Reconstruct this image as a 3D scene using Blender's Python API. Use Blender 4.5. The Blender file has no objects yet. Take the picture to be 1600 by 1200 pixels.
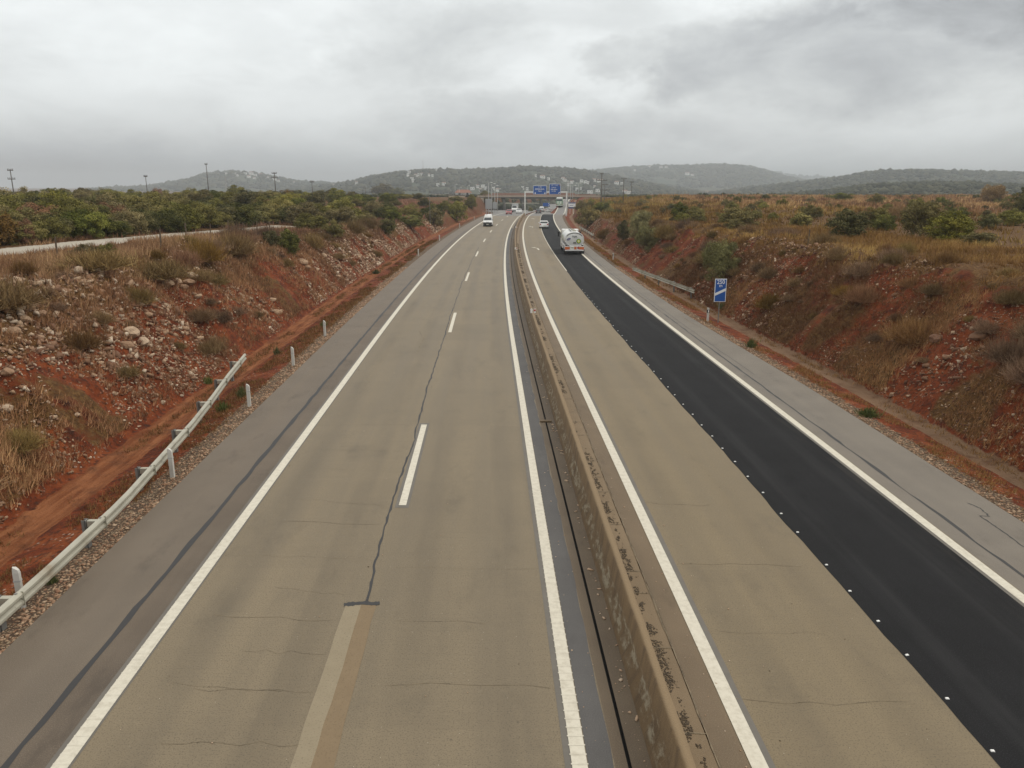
import bpy, bmesh, math, random
import numpy as np
from mathutils import Vector, Matrix

random.seed(7)
rng = np.random.default_rng(11)
scene = bpy.context.scene
COL = scene.collection
rad = math.radians

# ------------------------------------------------------------------ camera
CAM_H, FPX, TILT = 8.3, 1200.0, rad(14.44)
cam_data = bpy.data.cameras.new("camera")
cam = bpy.data.objects.new("camera", cam_data)
COL.objects.link(cam)
cam.location = (0, 0, CAM_H)
cam.rotation_euler = (rad(90) - TILT, 0, 0)
cam_data.sensor_width = 36.0
cam_data.lens = 36.0 * FPX / 1600.0
cam_data.clip_end = 30000
cam_data.clip_start = 0.1
scene.camera = cam
cT, sT = math.cos(TILT), math.sin(TILT)

def ray(px, py):
    u, v = (px - 800) / FPX, (600 - py) / FPX
    return np.array([u, cT + v * sT, -sT + v * cT])

def at_z(px, py, z):
    d = ray(px, py)
    k = (z - CAM_H) / d[2]
    return d * k + np.array([0, 0, CAM_H])

# ------------------------------------------------------------------ numpy noise
def _h(ix, iy, s):
    n = (ix * 374761393 + iy * 668265263 + s * 144269504) & 0xffffffff
    n = ((n ^ (n >> 13)) * 1274126177) & 0xffffffff
    return ((n ^ (n >> 16)) & 0xffff) / 65535.0

def vn(x, y, s=0):
    x = np.asarray(x, float); y = np.asarray(y, float)
    ix = np.floor(x).astype(np.int64); iy = np.floor(y).astype(np.int64)
    fx = x - ix; fy = y - iy
    fx = fx * fx * (3 - 2 * fx); fy = fy * fy * (3 - 2 * fy)
    return (_h(ix, iy, s) * (1 - fx) + _h(ix + 1, iy, s) * fx) * (1 - fy) + \
           (_h(ix, iy + 1, s) * (1 - fx) + _h(ix + 1, iy + 1, s) * fx) * fy

def fbm(x, y, s=0, o=4):
    r = 0; a = 0.5; t = 0
    for k in range(o):
        r = r + a * vn(x * 2 ** k + 17.3 * k, y * 2 ** k - 9.1 * k, s + k); t += a; a *= .5
    return r / t

def sstep(a, b, x):
    t = np.clip((np.asarray(x, float) - a) / (b - a), 0, 1)
    return t * t * (3 - 2 * t)

# ------------------------------------------------------------------ road frame
def C(Y):
    Y = np.asarray(Y, float)
    Yc = np.minimum(Y, 430.)
    return -0.02974 * Y + 0.00022 * np.maximum(0, Yc - 40) ** 2 + (Y - Yc) * 0.172

def Cslope(Y):
    return float((C(Y + .5) - C(Y - .5)))

def zroad(Y):
    t = np.clip((np.asarray(Y, float) - 222) / 178., 0, 1.6)
    return -3.5 * t ** 1.35

def zramp(Y):
    return zroad(Y) + (2.9 - zroad(345)) * sstep(245, 350, Y) * np.ones_like(np.asarray(Y, float))

def R_edge(Y):
    return np.interp(Y, [0, 32, 50, 80, 150, 225, 260, 345], [13.55, 13.55, 13.1, 12.9, 13.1, 13.6, 14.9, 15.6])

L_EDGE = 8.98
def Lf(Y): return L_EDGE + 16. * sstep(250, 385, Y)
def zt_left(Y):
    return np.interp(Y, [0, 55, 70, 100, 140, 175, 230, 300, 400, 600], [4.6, 4.5, 3.7, 3.1, 2.2, 1.5, 2.4, 3.2, 3.6, 3.6])

def zt_right(Y):
    return np.interp(Y, [0, 40, 70, 110, 150, 220, 300, 400, 600], [4.7, 4.6, 4.2, 3.2, 2.2, 2.0, 2.6, 3.4, 3.4])

def terr(X, Y, rough=True):
    X = np.asarray(X, float); Y = np.asarray(Y, float)
    d = X - C(Y)
    zr = zroad(Y)
    # left cross section
    s = -d
    zl = zt_left(Y)
    e = Lf(Y)
    cl = np.interp(s - e, [-.02, 0, .9, 2.5, 2.8, 3.7, 4.0], [-.16, -.02, -.07, -.38, -.45, -.45, -.36])
    wl = 1.16 * zl
    ul = np.clip((s - (e + 4.0)) / wl, 0, 1)
    faceL = (zl - zr + .36) * (ul ** .9 * (1.15 - .15 * ul))
    far_l = np.clip((s - (e + 4.0) - wl) / 22, 0, 1)
    plat_l = far_l * np.clip(4.7 - zl, 0, 3) + .5 * (fbm(X * .03, Y * .03, 5) - .5) * far_l
    left = zr + cl + faceL + plat_l
    # right cross section
    er = R_edge(Y)
    q = d - er
    zq = zt_right(Y)
    zbase = np.where(Y > 245, zramp(Y), zr)
    cr = np.interp(q, [-.02, 0, .8, 1.9, 2.1, 2.75, 2.9], [-.16, -.02, -.06, -.24, -.3, -.3, -.2])
    wr = 1.08 * np.maximum(zq - zbase, .3) + .01
    ur = np.clip((q - 2.9) / wr, 0, 1)
    faceR = np.maximum(zq - zbase + .2, .0) * (ur ** .9 * (1.15 - .15 * ur))
    far_r = np.clip((q - 2.9 - wr) / 30, 0, 1)
    plat_r = far_r * np.clip(4.6 - zq, 0, 3) + .6 * (fbm(X * .04, Y * .04, 9) - .5) * far_r
    right = zbase + cr + faceR + plat_r
    mid = zr - .16
    z = np.where(d < -e + .02, left, np.where(d > er - .02, right, mid))
    ramp_zone = (Y > 245) & (d > 11.2) & (d <= er - .02)
    z = np.where(ramp_zone, np.maximum(zramp(Y) - .12, zr - .16), z)
    if rough:
        mL = np.clip(ul * 6, 0, 1) * np.clip((1.35 - ul - far_l * 2) * 3, 0, 1)
        mR = np.clip(ur * 6, 0, 1) * np.clip((1.35 - ur - far_r * 2) * 3, 0, 1)
        m = np.where(d < -e, mL, np.where(d > er, mR, 0))
        n = (fbm(X * .4, Y * .4, 3) - .5) * 1.5 + (vn(Y * .75, d * .12, 25) - .5) * .45 + (vn(Y * 1.9, d * .3, 26) - .5) * .2 + (np.abs(vn(X * 1.3, Y * 1.3, 21) - .5) - .25) * .5 + (np.abs(vn(X * 2.6, Y * 2.6, 22) - .5) - .25) * .42 + (vn(X * 5.5, Y * 5.5, 23) - .5) * .2
        z = z + m * n * np.where(d < 0, 1.0, .8)
        v = np.where((s > e + .1) | (d > er + .1), 1, 0)
        z = z + v * (vn(X * 2.2, Y * 2.2, 31) - .5) * .07
    # beyond the interchange the plateau falls away to the plain
    cap = np.maximum(CAM_H - 17.0 * Y / 1239., -4.) + .8 * (fbm(X * .012, Y * .012, 15) - .5)
    blend = sstep(240, 330, Y)
    off = (d < -e - 3.9) | (d > er + 2.8)
    z = np.where(off, z * (1 - blend) + np.minimum(z, cap) * blend, z)
    far = sstep(600, 1300, np.hypot(X, Y))
    return z * (1 - far) + far * -4.

def terr1(X, Y):
    return float(terr(np.array([X]), np.array([Y]))[0])

def at(px, py, far=700):
    d = ray(px, py)
    ts = np.concatenate([np.arange(5, 120, .15), np.arange(120, far, .8)])
    X = d[0] * ts; Y = d[1] * ts; Z = CAM_H + d[2] * ts
    T = terr(X, Y)
    k = np.where(Z < T)[0]
    i = k[0] if len(k) else len(ts) - 1
    return X[i], Y[i], T[i]

def zc_of(Y, z=0):
    return Y * cT + (CAM_H - z) * sT

# ------------------------------------------------------------------ node helper
class G:
    def __init__(self, nt):
        self.nt = nt; self.n = nt.nodes; self.l = nt.links
    def node(self, t, props=None, **ins):
        n = self.n.new(t)
        for k, v in (props or {}).items():
            setattr(n, k, v)
        for k, v in ins.items():
            self.set(n, k.replace('_', ' '), v)
        return n
    def set(self, n, key, v):
        s = n.inputs[key] if isinstance(key, str) else n.inputs[key]
        if isinstance(v, bpy.types.NodeSocket):
            self.l.new(v, s)
        elif v is not None:
            if isinstance(v, (tuple, list)) and len(v) == 3 and s.type == 'RGBA':
                v = (*v, 1)
            s.default_value = v
    def coord(self, k='Object'):
        return self.node('ShaderNodeTexCoord').outputs[k]
    def map(self, v, scale=(1, 1, 1), loc=(0, 0, 0), rot=(0, 0, 0)):
        return self.node('ShaderNodeMapping', Vector=v, Scale=scale, Location=loc, Rotation=rot).outputs[0]
    def noise(self, v, scale=1., detail=3., rough=.55, dist=0.):
        return self.node('ShaderNodeTexNoise', Vector=v, Scale=scale, Detail=detail, Roughness=rough, Distortion=dist).outputs['Fac']
    def voro(self, v, scale=1., out='Distance', feat='F1'):
        return self.node('ShaderNodeTexVoronoi', {'feature': feat}, Vector=v, Scale=scale).outputs[out]
    def m(self, op, a, b=None, c=None, clamp=False):
        n = self.node('ShaderNodeMath', {'operation': op, 'use_clamp': clamp})
        self.set(n, 0, a)
        if b is not None: self.set(n, 1, b)
        if c is not None: self.set(n, 2, c)
        return n.outputs[0]
    def mr(self, v, a, b, c=0., d=1., smooth=True):
        n = self.node('ShaderNodeMapRange', {'interpolation_type': 'SMOOTHSTEP' if smooth else 'LINEAR'})
        for i, x in enumerate((v, a, b, c, d)): self.set(n, i, x)
        return n.outputs[0]
    def mix(self, a, b, f, mode='MIX'):
        n = self.node('ShaderNodeMix', {'data_type': 'RGBA', 'blend_type': mode})
        self.set(n, 0, f); self.set(n, 6, a); self.set(n, 7, b)
        return n.outputs[2]
    def ramp(self, f, stops):
        n = self.node('ShaderNodeValToRGB', Fac=f)
        cr = n.color_ramp
        while len(cr.elements) < len(stops): cr.elements.new(.5)
        for e, (p, c) in zip(cr.elements, stops):
            e.position = p; e.color = (*c, 1) if len(c) == 3 else c
        return n.outputs[0]
    def sep(self, v):
        n = self.node('ShaderNodeSeparateXYZ', Vector=v); return n.outputs
    def comb(self, x, y, z):
        n = self.node('ShaderNodeCombineXYZ'); self.set(n, 0, x); self.set(n, 1, y); self.set(n, 2, z); return n.outputs[0]
    def attr(self, name, out='Color'):
        return self.node('ShaderNodeAttribute', {'attribute_name': name}).outputs[out]
    def bump(self, h, strength=.5, dist=.02):
        return self.node('ShaderNodeBump', Height=h, Strength=strength, Distance=dist).outputs[0]

def material(name, fn=None, col=(.5, .5, .5), rough=.7, metal=0., spec=None):
    m = bpy.data.materials.new(name)
    m.use_nodes = True
    nt = m.node_tree
    b = nt.nodes['Principled BSDF']
    b.inputs['Base Color'].default_value = (*col, 1)
    b.inputs['Roughness'].default_value = rough
    b.inputs['Metallic'].default_value = metal
    if spec is not None: b.inputs['Specular IOR Level'].default_value = spec
    g = G(nt)
    if fn:
        r = fn(g)
        for k, v in r.items():
            g.set(b, k, v)
    return m

def worn(name, col, rough=.55, amt=.18, scale=6., metal=0., dirt=(.16, .12, .08), dirt_amt=.25):
    """plain painted / metal / plastic surface with uneven wear and dust"""
    def fn(g):
        o = g.coord('Object')
        n1 = g.noise(o, scale, 4, .6)
        n2 = g.noise(g.map(o, (1, 1, .35)), scale * .45, 3, .6)
        c = g.mix(tuple(x * (1 - amt) for x in col), tuple(min(1, x * (1 + amt * .5)) for x in col), n1)
        c = g.mix(c, dirt, g.m('MULTIPLY', g.mr(n2, .5, .8), dirt_amt))
        return {'Base Color': c, 'Roughness': g.mr(n1, 0, 1, rough - .1, rough + .12)}
    return material(name, fn, col, rough, metal)

M = {}
# ---- pavement
def concrete_fn(base, light, dark, tracks):
    def fn(g):
        uv = g.coord('UV'); s = g.sep(uv)
        big = g.noise(uv, .35, 4, .6)
        longi = g.noise(g.map(uv, (1.3, .035, 1)), 1., 4, .55)
        fine = g.noise(uv, 38., 2, .6)
        mid = g.noise(uv, 5., 4, .65)
        c = g.mix(dark, light, g.mr(longi, .25, .75))
        c = g.mix(c, base, .55)
        c = g.mix(c, dark, g.m('MULTIPLY', g.mr(big, .45, .8), .38))
        # wheel tracks, darker polished stripes along the lane
        tr = None
        for ctr in tracks:
            t = g.m('ABSOLUTE', g.m('SUBTRACT', s[0], ctr))
            t = g.mr(t, .1, .5, 1., 0.)
            tr = t if tr is None else g.m('MAXIMUM', tr, t)
        if tr is not None:
            c = g.mix(c, tuple(x * .78 for x in dark), g.m('MULTIPLY', tr, g.mr(g.noise(g.map(uv, (.6, .12, 1)), 1.3, 3), .3, .75, .05, .5)))
        c = g.mix(c, tuple(x * 1.25 for x in light), g.m('MULTIPLY', g.mr(mid, .55, .8), .22))
        # slab to slab tone, drip band down each lane, blotchy stains
        jx = g.m('FLOOR', g.m('MULTIPLY', g.m('ADD', s[1], g.m('MULTIPLY', g.noise(uv, .9, 3), .25)), .19))
        wn = g.node('ShaderNodeTexWhiteNoise', {'noise_dimensions': '2D'}, Vector=g.comb(g.m('FLOOR', g.m('MULTIPLY', s[0], .262)), jx, 0.)).outputs['Value']
        c = g.mix(c, tuple(x * .8 for x in dark), g.m('MULTIPLY', wn, .2))
        blot = g.noise(g.map(uv, (1., .45, 1), loc=(4, 9, 0)), .8, 6, .7)
        c = g.mix(c, tuple(x * .62 for x in dark), g.m('MULTIPLY', g.mr(blot, .52, .75), .42))
        drip = g.voro(g.map(uv, (1, .7, 1)), 2.1)
        c = g.mix(c, tuple(x * .35 for x in dark), g.m('MULTIPLY', g.mr(drip, .02, .07, 1., 0.), g.mr(g.noise(uv, 1.3, 2), .5, .62, 0., .5)))
        # transverse brushed finish and speckle
        tine = g.noise(g.map(uv, (.5, 42., 1)), 1., 2, .5)
        c = g.mix(c, tuple(x * .72 for x in dark), g.m('MULTIPLY', g.mr(tine, .5, .75), .22))
        c = g.mix(c, tuple(x * .5 for x in dark), g.m('MULTIPLY', g.mr(fine, .5, .7), .75))
        c = g.mix(c, tuple(x * 1.5 for x in light), g.m('MULTIPLY', g.mr(g.noise(uv, 55., 2, .6), .6, .78), .4))
        sp = g.voro(uv, 9.)
        c = g.mix(c, (.62, .56, .45), g.m('MULTIPLY', g.mr(sp, .03, .06, 1., 0.), g.mr(g.noise(uv, 3.1, 1), .52, .6)))
        return {'Base Color': c, 'Roughness': g.mr(longi, 0, 1, .55, .72),
                'Normal': g.bump(g.m('ADD', fine, g.m('MULTIPLY', tine, .8)), .25, .01)}
    return fn
M['concrete_w'] = material('pale_brushed_concrete', concrete_fn((.184, .143, .085), (.228, .179, .111), (.132, .103, .064), (-5.5, -3.6, -1.5, .35)))
M['concrete_e'] = material('tan_brushed_concrete', concrete_fn((.184, .139, .075), (.224, .171, .096), (.137, .103, .058), (4.9, 6.6)))
def asphalt_fn(a, b, speck, r0=.62, r1=.82):
    def fn(g):
        uv = g.coord('UV')
        fine = g.noise(uv, 60., 2, .7); big = g.noise(uv, .5, 4, .6)
        longi = g.noise(g.map(uv, (1.8, .05, 1)), 1., 3)
        c = g.mix(a, b, g.mr(g.m('ADD', g.m('MULTIPLY', big, .5), g.m('MULTIPLY', longi, .5)), .3, .7))
        c = g.mix(c, speck, g.m('MULTIPLY', g.mr(fine, .53, .75), .6))
        c = g.mix(c, tuple(x * .5 for x in a), g.m('MULTIPLY', g.mr(fine, .47, .28), .6))
        bl = g.noise(g.map(uv, (1, .4, 1), loc=(2, 5, 0)), .9, 6, .7)
        c = g.mix(c, tuple(x * .6 for x in a), g.m('MULTIPLY', g.mr(bl, .54, .72), .5))
        return {'Base Color': c, 'Roughness': g.mr(longi, 0, 1, r0, r1), 'Normal': g.bump(fine, .35, .012)}
    return fn
def new_asphalt_fn(g):
    base = asphalt_fn((.0095, .0096, .0102), (.0155, .0157, .0168), (.062, .062, .063), .82, .95)(g)
    uv = g.coord('UV'); s = g.sep(uv); c = base['Base Color']
    for ctr, w in ((8.25, .35), (10.05, .35)):
        t = g.mr(g.m('ABSOLUTE', g.m('SUBTRACT', s[0], ctr)), .05, w, 1., 0.)
        c = g.mix(c, (.029, .029, .0295), g.m('MULTIPLY', t, g.mr(g.noise(g.map(uv, (2.2, .1, 1)), 1.5, 4), .3, .7, .1, .55)))
    dust = g.m('MULTIPLY', g.mr(s[0], 10.3, 10.95), g.mr(g.noise(g.map(uv, (3, .3, 1)), 1.2, 4), .4, .7))
    c = g.mix(c, (.07, .063, .053), g.m('MULTIPLY', dust, .4))
    st = g.noise(g.map(uv, (6., .06, 1)), 1., 3)
    c = g.mix(c, (.011, .011, .0115), g.m('MULTIPLY', g.mr(st, .5, .72), .5))
    base['Base Color'] = c
    return base
M['asphalt_new'] = material('fresh_black_asphalt', new_asphalt_fn, spec=.16)
M['asphalt_old'] = material('bleached_grey_asphalt', asphalt_fn((.135, .128, .12), (.17, .16, .148), (.24, .22, .2)))
M['shoulder_w'] = material('brown_grey_asphalt', asphalt_fn((.112, .087, .061), (.145, .114, .082), (.28, .235, .18)))
M['shoulder_e'] = material('cool_grey_asphalt', asphalt_fn((.13, .111, .088), (.175, .151, .12), (.31, .27, .22)))
M['apron'] = material('dusty_apron', asphalt_fn((.082, .06, .04), (.128, .098, .068), (.25, .2, .15)))
M['wet'] = material('damp_bluish_asphalt', asphalt_fn((.062, .058, .055), (.105, .1, .095), (.17, .165, .155), .75, .9))
M['gutter'] = material('brown_silted_gutter', asphalt_fn((.085, .06, .036), (.13, .096, .06), (.24, .185, .12)))
M['slab'] = material('tan_kerb_slab', asphalt_fn((.15, .102, .052), (.215, .152, .084), (.31, .235, .15)))
M['median'] = material('brown_silted_slab', asphalt_fn((.11, .076, .041), (.16, .113, .065), (.3, .235, .155)))
M['tar'] = material('black_bitumen', None, (.028, .0265, .026), .65)
M['trench'] = material('dark_trench', None, (.012, .011, .01), .9)
def tarline_fn(g):
    uv = g.coord('UV'); n = g.noise(uv, 2.2, 4, .7)
    return {'Base Color': g.mix((.095, .086, .074), (.165, .148, .122), n)}
M['border'] = material('dark_marking_border', tarline_fn, rough=.75)
def patch_fn(a, b):
    def fn(g):
        uv = g.coord('UV'); n = g.noise(uv, 3.5, 5, .7); f = g.noise(uv, 30, 2)
        c = g.mix(a, b, n); c = g.mix(c, tuple(x * .45 for x in a), g.m('MULTIPLY', g.mr(f, .55, .75), .5))
        return {'Base Color': c, 'Normal': g.bump(f, .4, .01)}
    return fn
M['patch_pale'] = material('pale_mortar_patch', patch_fn((.205, .165, .104), (.275, .228, .152)), rough=.85)
M['patch_brown'] = material('brown_mortar_patch', patch_fn((.16, .112, .062), (.215, .155, .088)), rough=.85)
def paint_fn(g):
    uv = g.coord('UV'); n = g.noise(uv, 7., 5, .7); w = g.noise(g.map(uv, (4, .25, 1)), 2., 3)
    c = g.mix((.48, .44, .35), (.59, .55, .45), g.mr(n, .3, .6))
    c = g.mix(c, (.36, .31, .23), g.m('MULTIPLY', g.mr(w, .55, .85), .4))
    c = g.mix(c, (.28, .24, .18), g.m('MULTIPLY', g.mr(g.noise(uv, 26., 2), .66, .76), .3))
    return {'Base Color': c, 'Normal': g.bump(n, .2, .01)}
M['paint'] = material('worn_white_road_paint', paint_fn, rough=.6)
def crack_fn(g):
    return {'Base Color': g.mix((.10, .078, .052), (.205, .16, .10), g.mr(g.noise(g.coord('UV'), 2.4, 4, .7), .35, .6))}
M['crack'] = material('hairline_crack', crack_fn, rough=.9)

# ---- soil: masks R gravel, G dry grass cover, B pale track, A ditch silt (soil kinds, stored per vertex)
def soil_fn(g):
    o = g.coord('Object')
    a = g.node('ShaderNodeAttribute', {'attribute_name': 'soil'})
    s = g.node('ShaderNodeSeparateColor', Color=a.outputs['Color'])
    al = a.outputs['Alpha']
    n0 = g.noise(o, .22, 5, .6); n1 = g.noise(o, 1.1, 5, .62); n2 = g.noise(o, 5.5, 4, .65); n3 = g.noise(o, 24., 3, .65)
    red = g.ramp(n1, [(.28, (.042, .0125, .0055)), (.45, (.138, .029, .0082)), (.6, (.205, .052, .0148)), (.8, (.23, .105, .044))])
    red = g.mix(red, (.04, .0175, .010), g.m('MULTIPLY', g.mr(n2, .46, .66), .8))
    # embedded stone chips
    v = g.node('ShaderNodeTexVoronoi', {'feature': 'F1'}, Vector=g.map(o, (1, 1, 1.3)), Scale=6.5, Randomness=1.)
    chip = g.m('MULTIPLY', g.mr(v.outputs['Distance'], .12, .34, 1., 0.), g.mr(g.m('ADD', n1, g.m('MULTIPLY', n0, .6)), .78, .98))
    chipc = g.mix((.30, .2, .145), (.50, .41, .33), g.sep(v.outputs['Color'])[0])
    red = g.mix(red, chipc, chip)
    grass = g.ramp(n2, [(.25, (.04, .0185, .0075)), (.46, (.088, .043, .0145)), (.64, (.15, .08, .027)), (.85, (.25, .15, .057))])
    gm = g.mr(g.m('ADD', s.outputs[1], g.m('MULTIPLY', g.m('SUBTRACT', n1, .5), 1.3)), .35, .65)
    c = g.mix(red, grass, gm)
    # verge gravel
    vg = g.node('ShaderNodeTexVoronoi', {'feature': 'F1'}, Vector=o, Scale=15.)
    grav = g.mix((.14, .088, .05), (.33, .255, .165), g.sep(vg.outputs['Color'])[0])
    grav = g.mix(grav, (.085, .055, .036), g.mr(vg.outputs['Distance'], .28, .5))
    gvm = g.mr(g.m('ADD', s.outputs[0], g.m('MULTIPLY', g.m('SUBTRACT', n2, .5), 1.2)), .4, .62)
    c = g.mix(c, grav, gvm)
    ox = g.sep(o)[0]
    sl = g.noise(g.map(o, (1.8, .2, 1)), 2.2, 5, .6)
    silt = g.mix((.15, .046, .015), (.26, .10, .04), g.mr(sl, .35, .65))
    silt = g.mix(silt, g.mix((.165, .09, .048), (.22, .145, .09), sl), g.mr(ox, 0., 2.))
    silt = g.mix(silt, (.085, .034, .016), g.m('MULTIPLY', g.mr(n1, .48, .7), .6))
    c = g.mix(c, silt, g.mr(g.m('ADD', al, g.m('MULTIPLY', g.m('SUBTRACT', g.noise(o, 2.2, 4, .6), .5), 1.1)), .4, .62))
    pale = g.mix((.37, .325, .26), (.46, .42, .35), n2)
    c = g.mix(c, pale, g.mr(g.m('ADD', s.outputs[2], g.m('MULTIPLY', g.m('SUBTRACT', n2, .5), .6)), .42, .58))
    h = g.m('ADD', g.m('MULTIPLY', n3, .3), g.m('ADD', n2, g.m('MULTIPLY', chip, .5)))
    return {'Base Color': c, 'Normal': g.bump(h, .8, .12)}
M['soil'] = material('red_clay_soil', soil_fn, rough=.95, spec=.2)

def stone_fn(g):
    t = g.attr('tint'); o = g.coord('Object'); n = g.noise(o, 7., 4, .65)
    tv = g.sep(t)[0]
    c = g.ramp(tv, [(0, (.115, .050, .025)), (.35, (.25, .14, .078)), (.7, (.39, .265, .165)), (1, (.53, .43, .32))])
    c = g.mix(c, (.2, .09, .05), g.m('MULTIPLY', g.mr(n, .5, .75), .6))
    return {'Base Color': c, 'Normal': g.bump(n, .6, .05)}
M['stone'] = material('pinkish_limestone', stone_fn, rough=.9)

def leaf_mat(name, c0, c1, c2):
    def fn(g):
        t = g.sep(g.attr('tint'))[0]
        r = g.node('ShaderNodeObjectInfo').outputs['Random']
        c = g.ramp(t, [(0, c0), (.5, c1), (1, c2)])
        hsv = g.node('ShaderNodeHueSaturation', Color=c, Hue=g.mr(r, 0, 1, .475, .515, False), Saturation=g.mr(r, 0, 1, .8, 1.05, False),
                     Value=g.mr(g.m('FRACT', g.m('MULTIPLY', r, 7.31)), 0, 1, .85, 1.6, False))
        return {'Base Color': hsv.outputs[0]}
    return material(name, fn, rough=.75, spec=.1)
M['leaf_dark'] = leaf_mat('dark_evergreen_leaves', (.034, .038, .009), (.088, .088, .02), (.18, .165, .042))
M['leaf_olive'] = leaf_mat('olive_leaves', (.06, .055, .014), (.138, .12, .03), (.245, .205, .06))
M['leaf_yellow'] = leaf_mat('yellow_green_leaves', (.08, .077, .013), (.18, .16, .028), (.30, .25, .05))
M['leaf_broom'] = leaf_mat('grey_green_broom', (.075, .068, .03), (.155, .138, .06), (.25, .22, .10))
M['leaf_rust'] = leaf_mat('rusty_autumn_leaves', (.10, .05, .016), (.18, .095, .028), (.26, .155, .05))
M['leaf_gold'] = leaf_mat('golden_shrub', (.16, .11, .02), (.30, .21, .035), (.42, .31, .06))
M['twig'] = leaf_mat('dead_brown_twigs', (.08, .046, .018), (.165, .104, .042), (.27, .185, .08))
M['straw'] = leaf_mat('dry_straw', (.105, .05, .018), (.235, .122, .042), (.44, .285, .10))
M['weed'] = leaf_mat('green_weed', (.04, .06, .014), (.095, .11, .032), (.16, .165, .055))
M['bark'] = worn('grey_brown_bark', (.11, .08, .055), .9, .35, 9.)
def forest_fn(g):
    t = g.sep(g.attr('tint'))[0]
    return {'Base Color': g.ramp(t, [(0, (.022, .027, .016)), (.5, (.042, .047, .027)), (1, (.08, .078, .045))])}
M['forest'] = material('hill_scrub', forest_fn, rough=.9, spec=.1)
def hill_fn(g):
    o = g.coord('Object'); n = g.noise(o, .012, 6, .62); n2 = g.noise(o, .06, 4, .6)
    c = g.ramp(n, [(.3, (.03, .042, .022)), (.5, (.05, .06, .032)), (.66, (.09, .08, .048)), (.8, (.16, .115, .075))])
    return {'Base Color': g.mix(c, (.035, .045, .024), g.mr(n2, .4, .65))}
M['hill'] = material('hill_ground', hill_fn, rough=.95, spec=.1)

# ---- built things
def barrier_fn(g):
    o = g.coord('Object'); s = g.sep(o)
    uv = g.coord('UV'); us = g.sep(uv)
    n = g.noise(o, 2.2, 5, .65); st = g.noise(g.map(o, (1, 2.6, .5)), 1.6, 4, .6); f = g.noise(o, 28., 3, .65)
    c = g.mix((.118, .074, .034), (.182, .121, .06), n)
    c = g.mix(c, (.082, .053, .028), g.m('MULTIPLY', g.mr(st, .42, .7), .7))
    scrape = g.m('MULTIPLY', g.mr(g.noise(g.map(o, (1, 1.1, 2.2), rot=(.6, 0, 0)), 2.6, 6, .7), .46, .62), g.mr(us[0], .12, .2, 0., 1.))
    scrape = g.m('MULTIPLY', scrape, g.mr(us[0], .46, .56, 1., 0.))
    c = g.mix(c, (.285, .245, .17), g.m('MULTIPLY', scrape, .9))
    top = g.m('MULTIPLY', g.mr(us[0], .87, .91, 0., 1.), g.mr(us[0], 1.08, 1.12, 1., 0.))
    c = g.mix(c, g.mix((.175, .12, .064), (.25, .18, .102), f), g.m('MULTIPLY', top, .9))
    c = g.mix(c, (.06, .042, .028), g.m('MULTIPLY', g.mr(f, .6, .75), .5))
    return {'Base Color': c, 'Normal': g.bump(g.m('ADD', f, n), .4, .02)}
M['barrier'] = material('stained_barrier_concrete', barrier_fn, rough=.9)
M['moss'] = material('dark_moss', lambda g: {'Base Color': g.mix((.036, .028, .019), (.125, .088, .05), g.noise(g.coord('Object'), 9., 3))}, rough=1.)
M['galv'] = worn('galvanised_steel', (.44, .42, .34), .5, .3, 2.2, .25, (.2, .14, .08), .7)
M['galv_dark'] = worn('dull_zinc_post', (.21, .205, .19), .6, .25, 8., .2)
M['white_plastic'] = worn('white_plastic', (.54, .525, .475), .5, .08, 5., 0., (.4, .33, .24), .3)
M['black'] = worn('black_rubber', (.02, .02, .021), .8, .3, 8.)
M['red_refl'] = worn('red_reflector', (.5, .03, .02), .35)
M['white_refl'] = worn('white_reflector', (.85, .84, .8), .35)
M['sign_blue'] = worn('blue_sign_sheeting', (.012, .09, .36), .45, .1, 3., 0., (.1, .12, .2), .2)
M['sign_white'] = worn('white_sign_sheeting', (.82, .83, .82), .45, .05, 3.)
M['sign_navy'] = worn('navy_sign_band', (.05, .07, .2), .5)
M['sign_back'] = worn('grey_aluminium_back', (.42, .43, .43), .5, .12, 3., .3)
M['white_steel'] = worn('white_painted_steel', (.8, .8, .77), .45, .06, 4.)
M['grey_steel'] = worn('grey_lamp_steel', (.42, .42, .41), .5, .1)
M['dark_pole'] = worn('dark_weathered_pole', (.12, .108, .095), .85, .3, 5.)
M['wood'] = worn('weathered_fence_wood', (.12, .085, .055), .9, .3, 7.)
M['bridge'] = worn('bridge_concrete', (.46, .37, .29), .85, .2, .5, 0., (.2, .14, .1), .4)
M['bridge_rail'] = worn('rusty_parapet', (.30, .165, .12), .7, .2, 1.)
M['pier'] = worn('grey_pier_concrete', (.17, .16, .145), .9, .2, .7)
M['house'] = worn('whitewashed_wall', (.78, .76, .72), .8, .05, .3)
M['tile'] = worn('terracotta_roof', (.24, .115, .08), .85, .25, .8)
M['white_car'] = worn('white_car_paint', (.74, .74, .72), .3, .05, 2.)
M['white_tank'] = worn('white_tank_paint', (.72, .725, .70), .32, .06, 1.5, 0., (.4, .38, .33), .35)
M['red_car'] = worn('red_car_paint', (.33, .035, .035), .3)
M['dark_car'] = worn('dark_grey_car_paint', (.075, .078, .085), .3)
M['green_bus'] = worn('pale_green_bus_paint', (.20, .37, .25), .35)
M['bus_panel'] = worn('cream_bus_panel', (.62, .68, .58), .4)
M['glass'] = material('tinted_window_glass', None, (.025, .03, .033), .08)
M['dark_plastic'] = worn('dark_bumper_plastic', (.035, .035, .037), .6)
M['lamp_clear'] = worn('clear_headlamp', (.75, .75, .73), .2)
M['lamp_red'] = worn('red_tail_lamp', (.45, .02, .02), .3)
M['orange'] = worn('orange_warning_panel', (.62, .15, .03), .45)
M['diamond_red'] = worn('red_hazard_diamond', (.42, .02, .02), .45)
M['emb_green'] = worn('green_emblem', (.10, .24, .05), .4)
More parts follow.
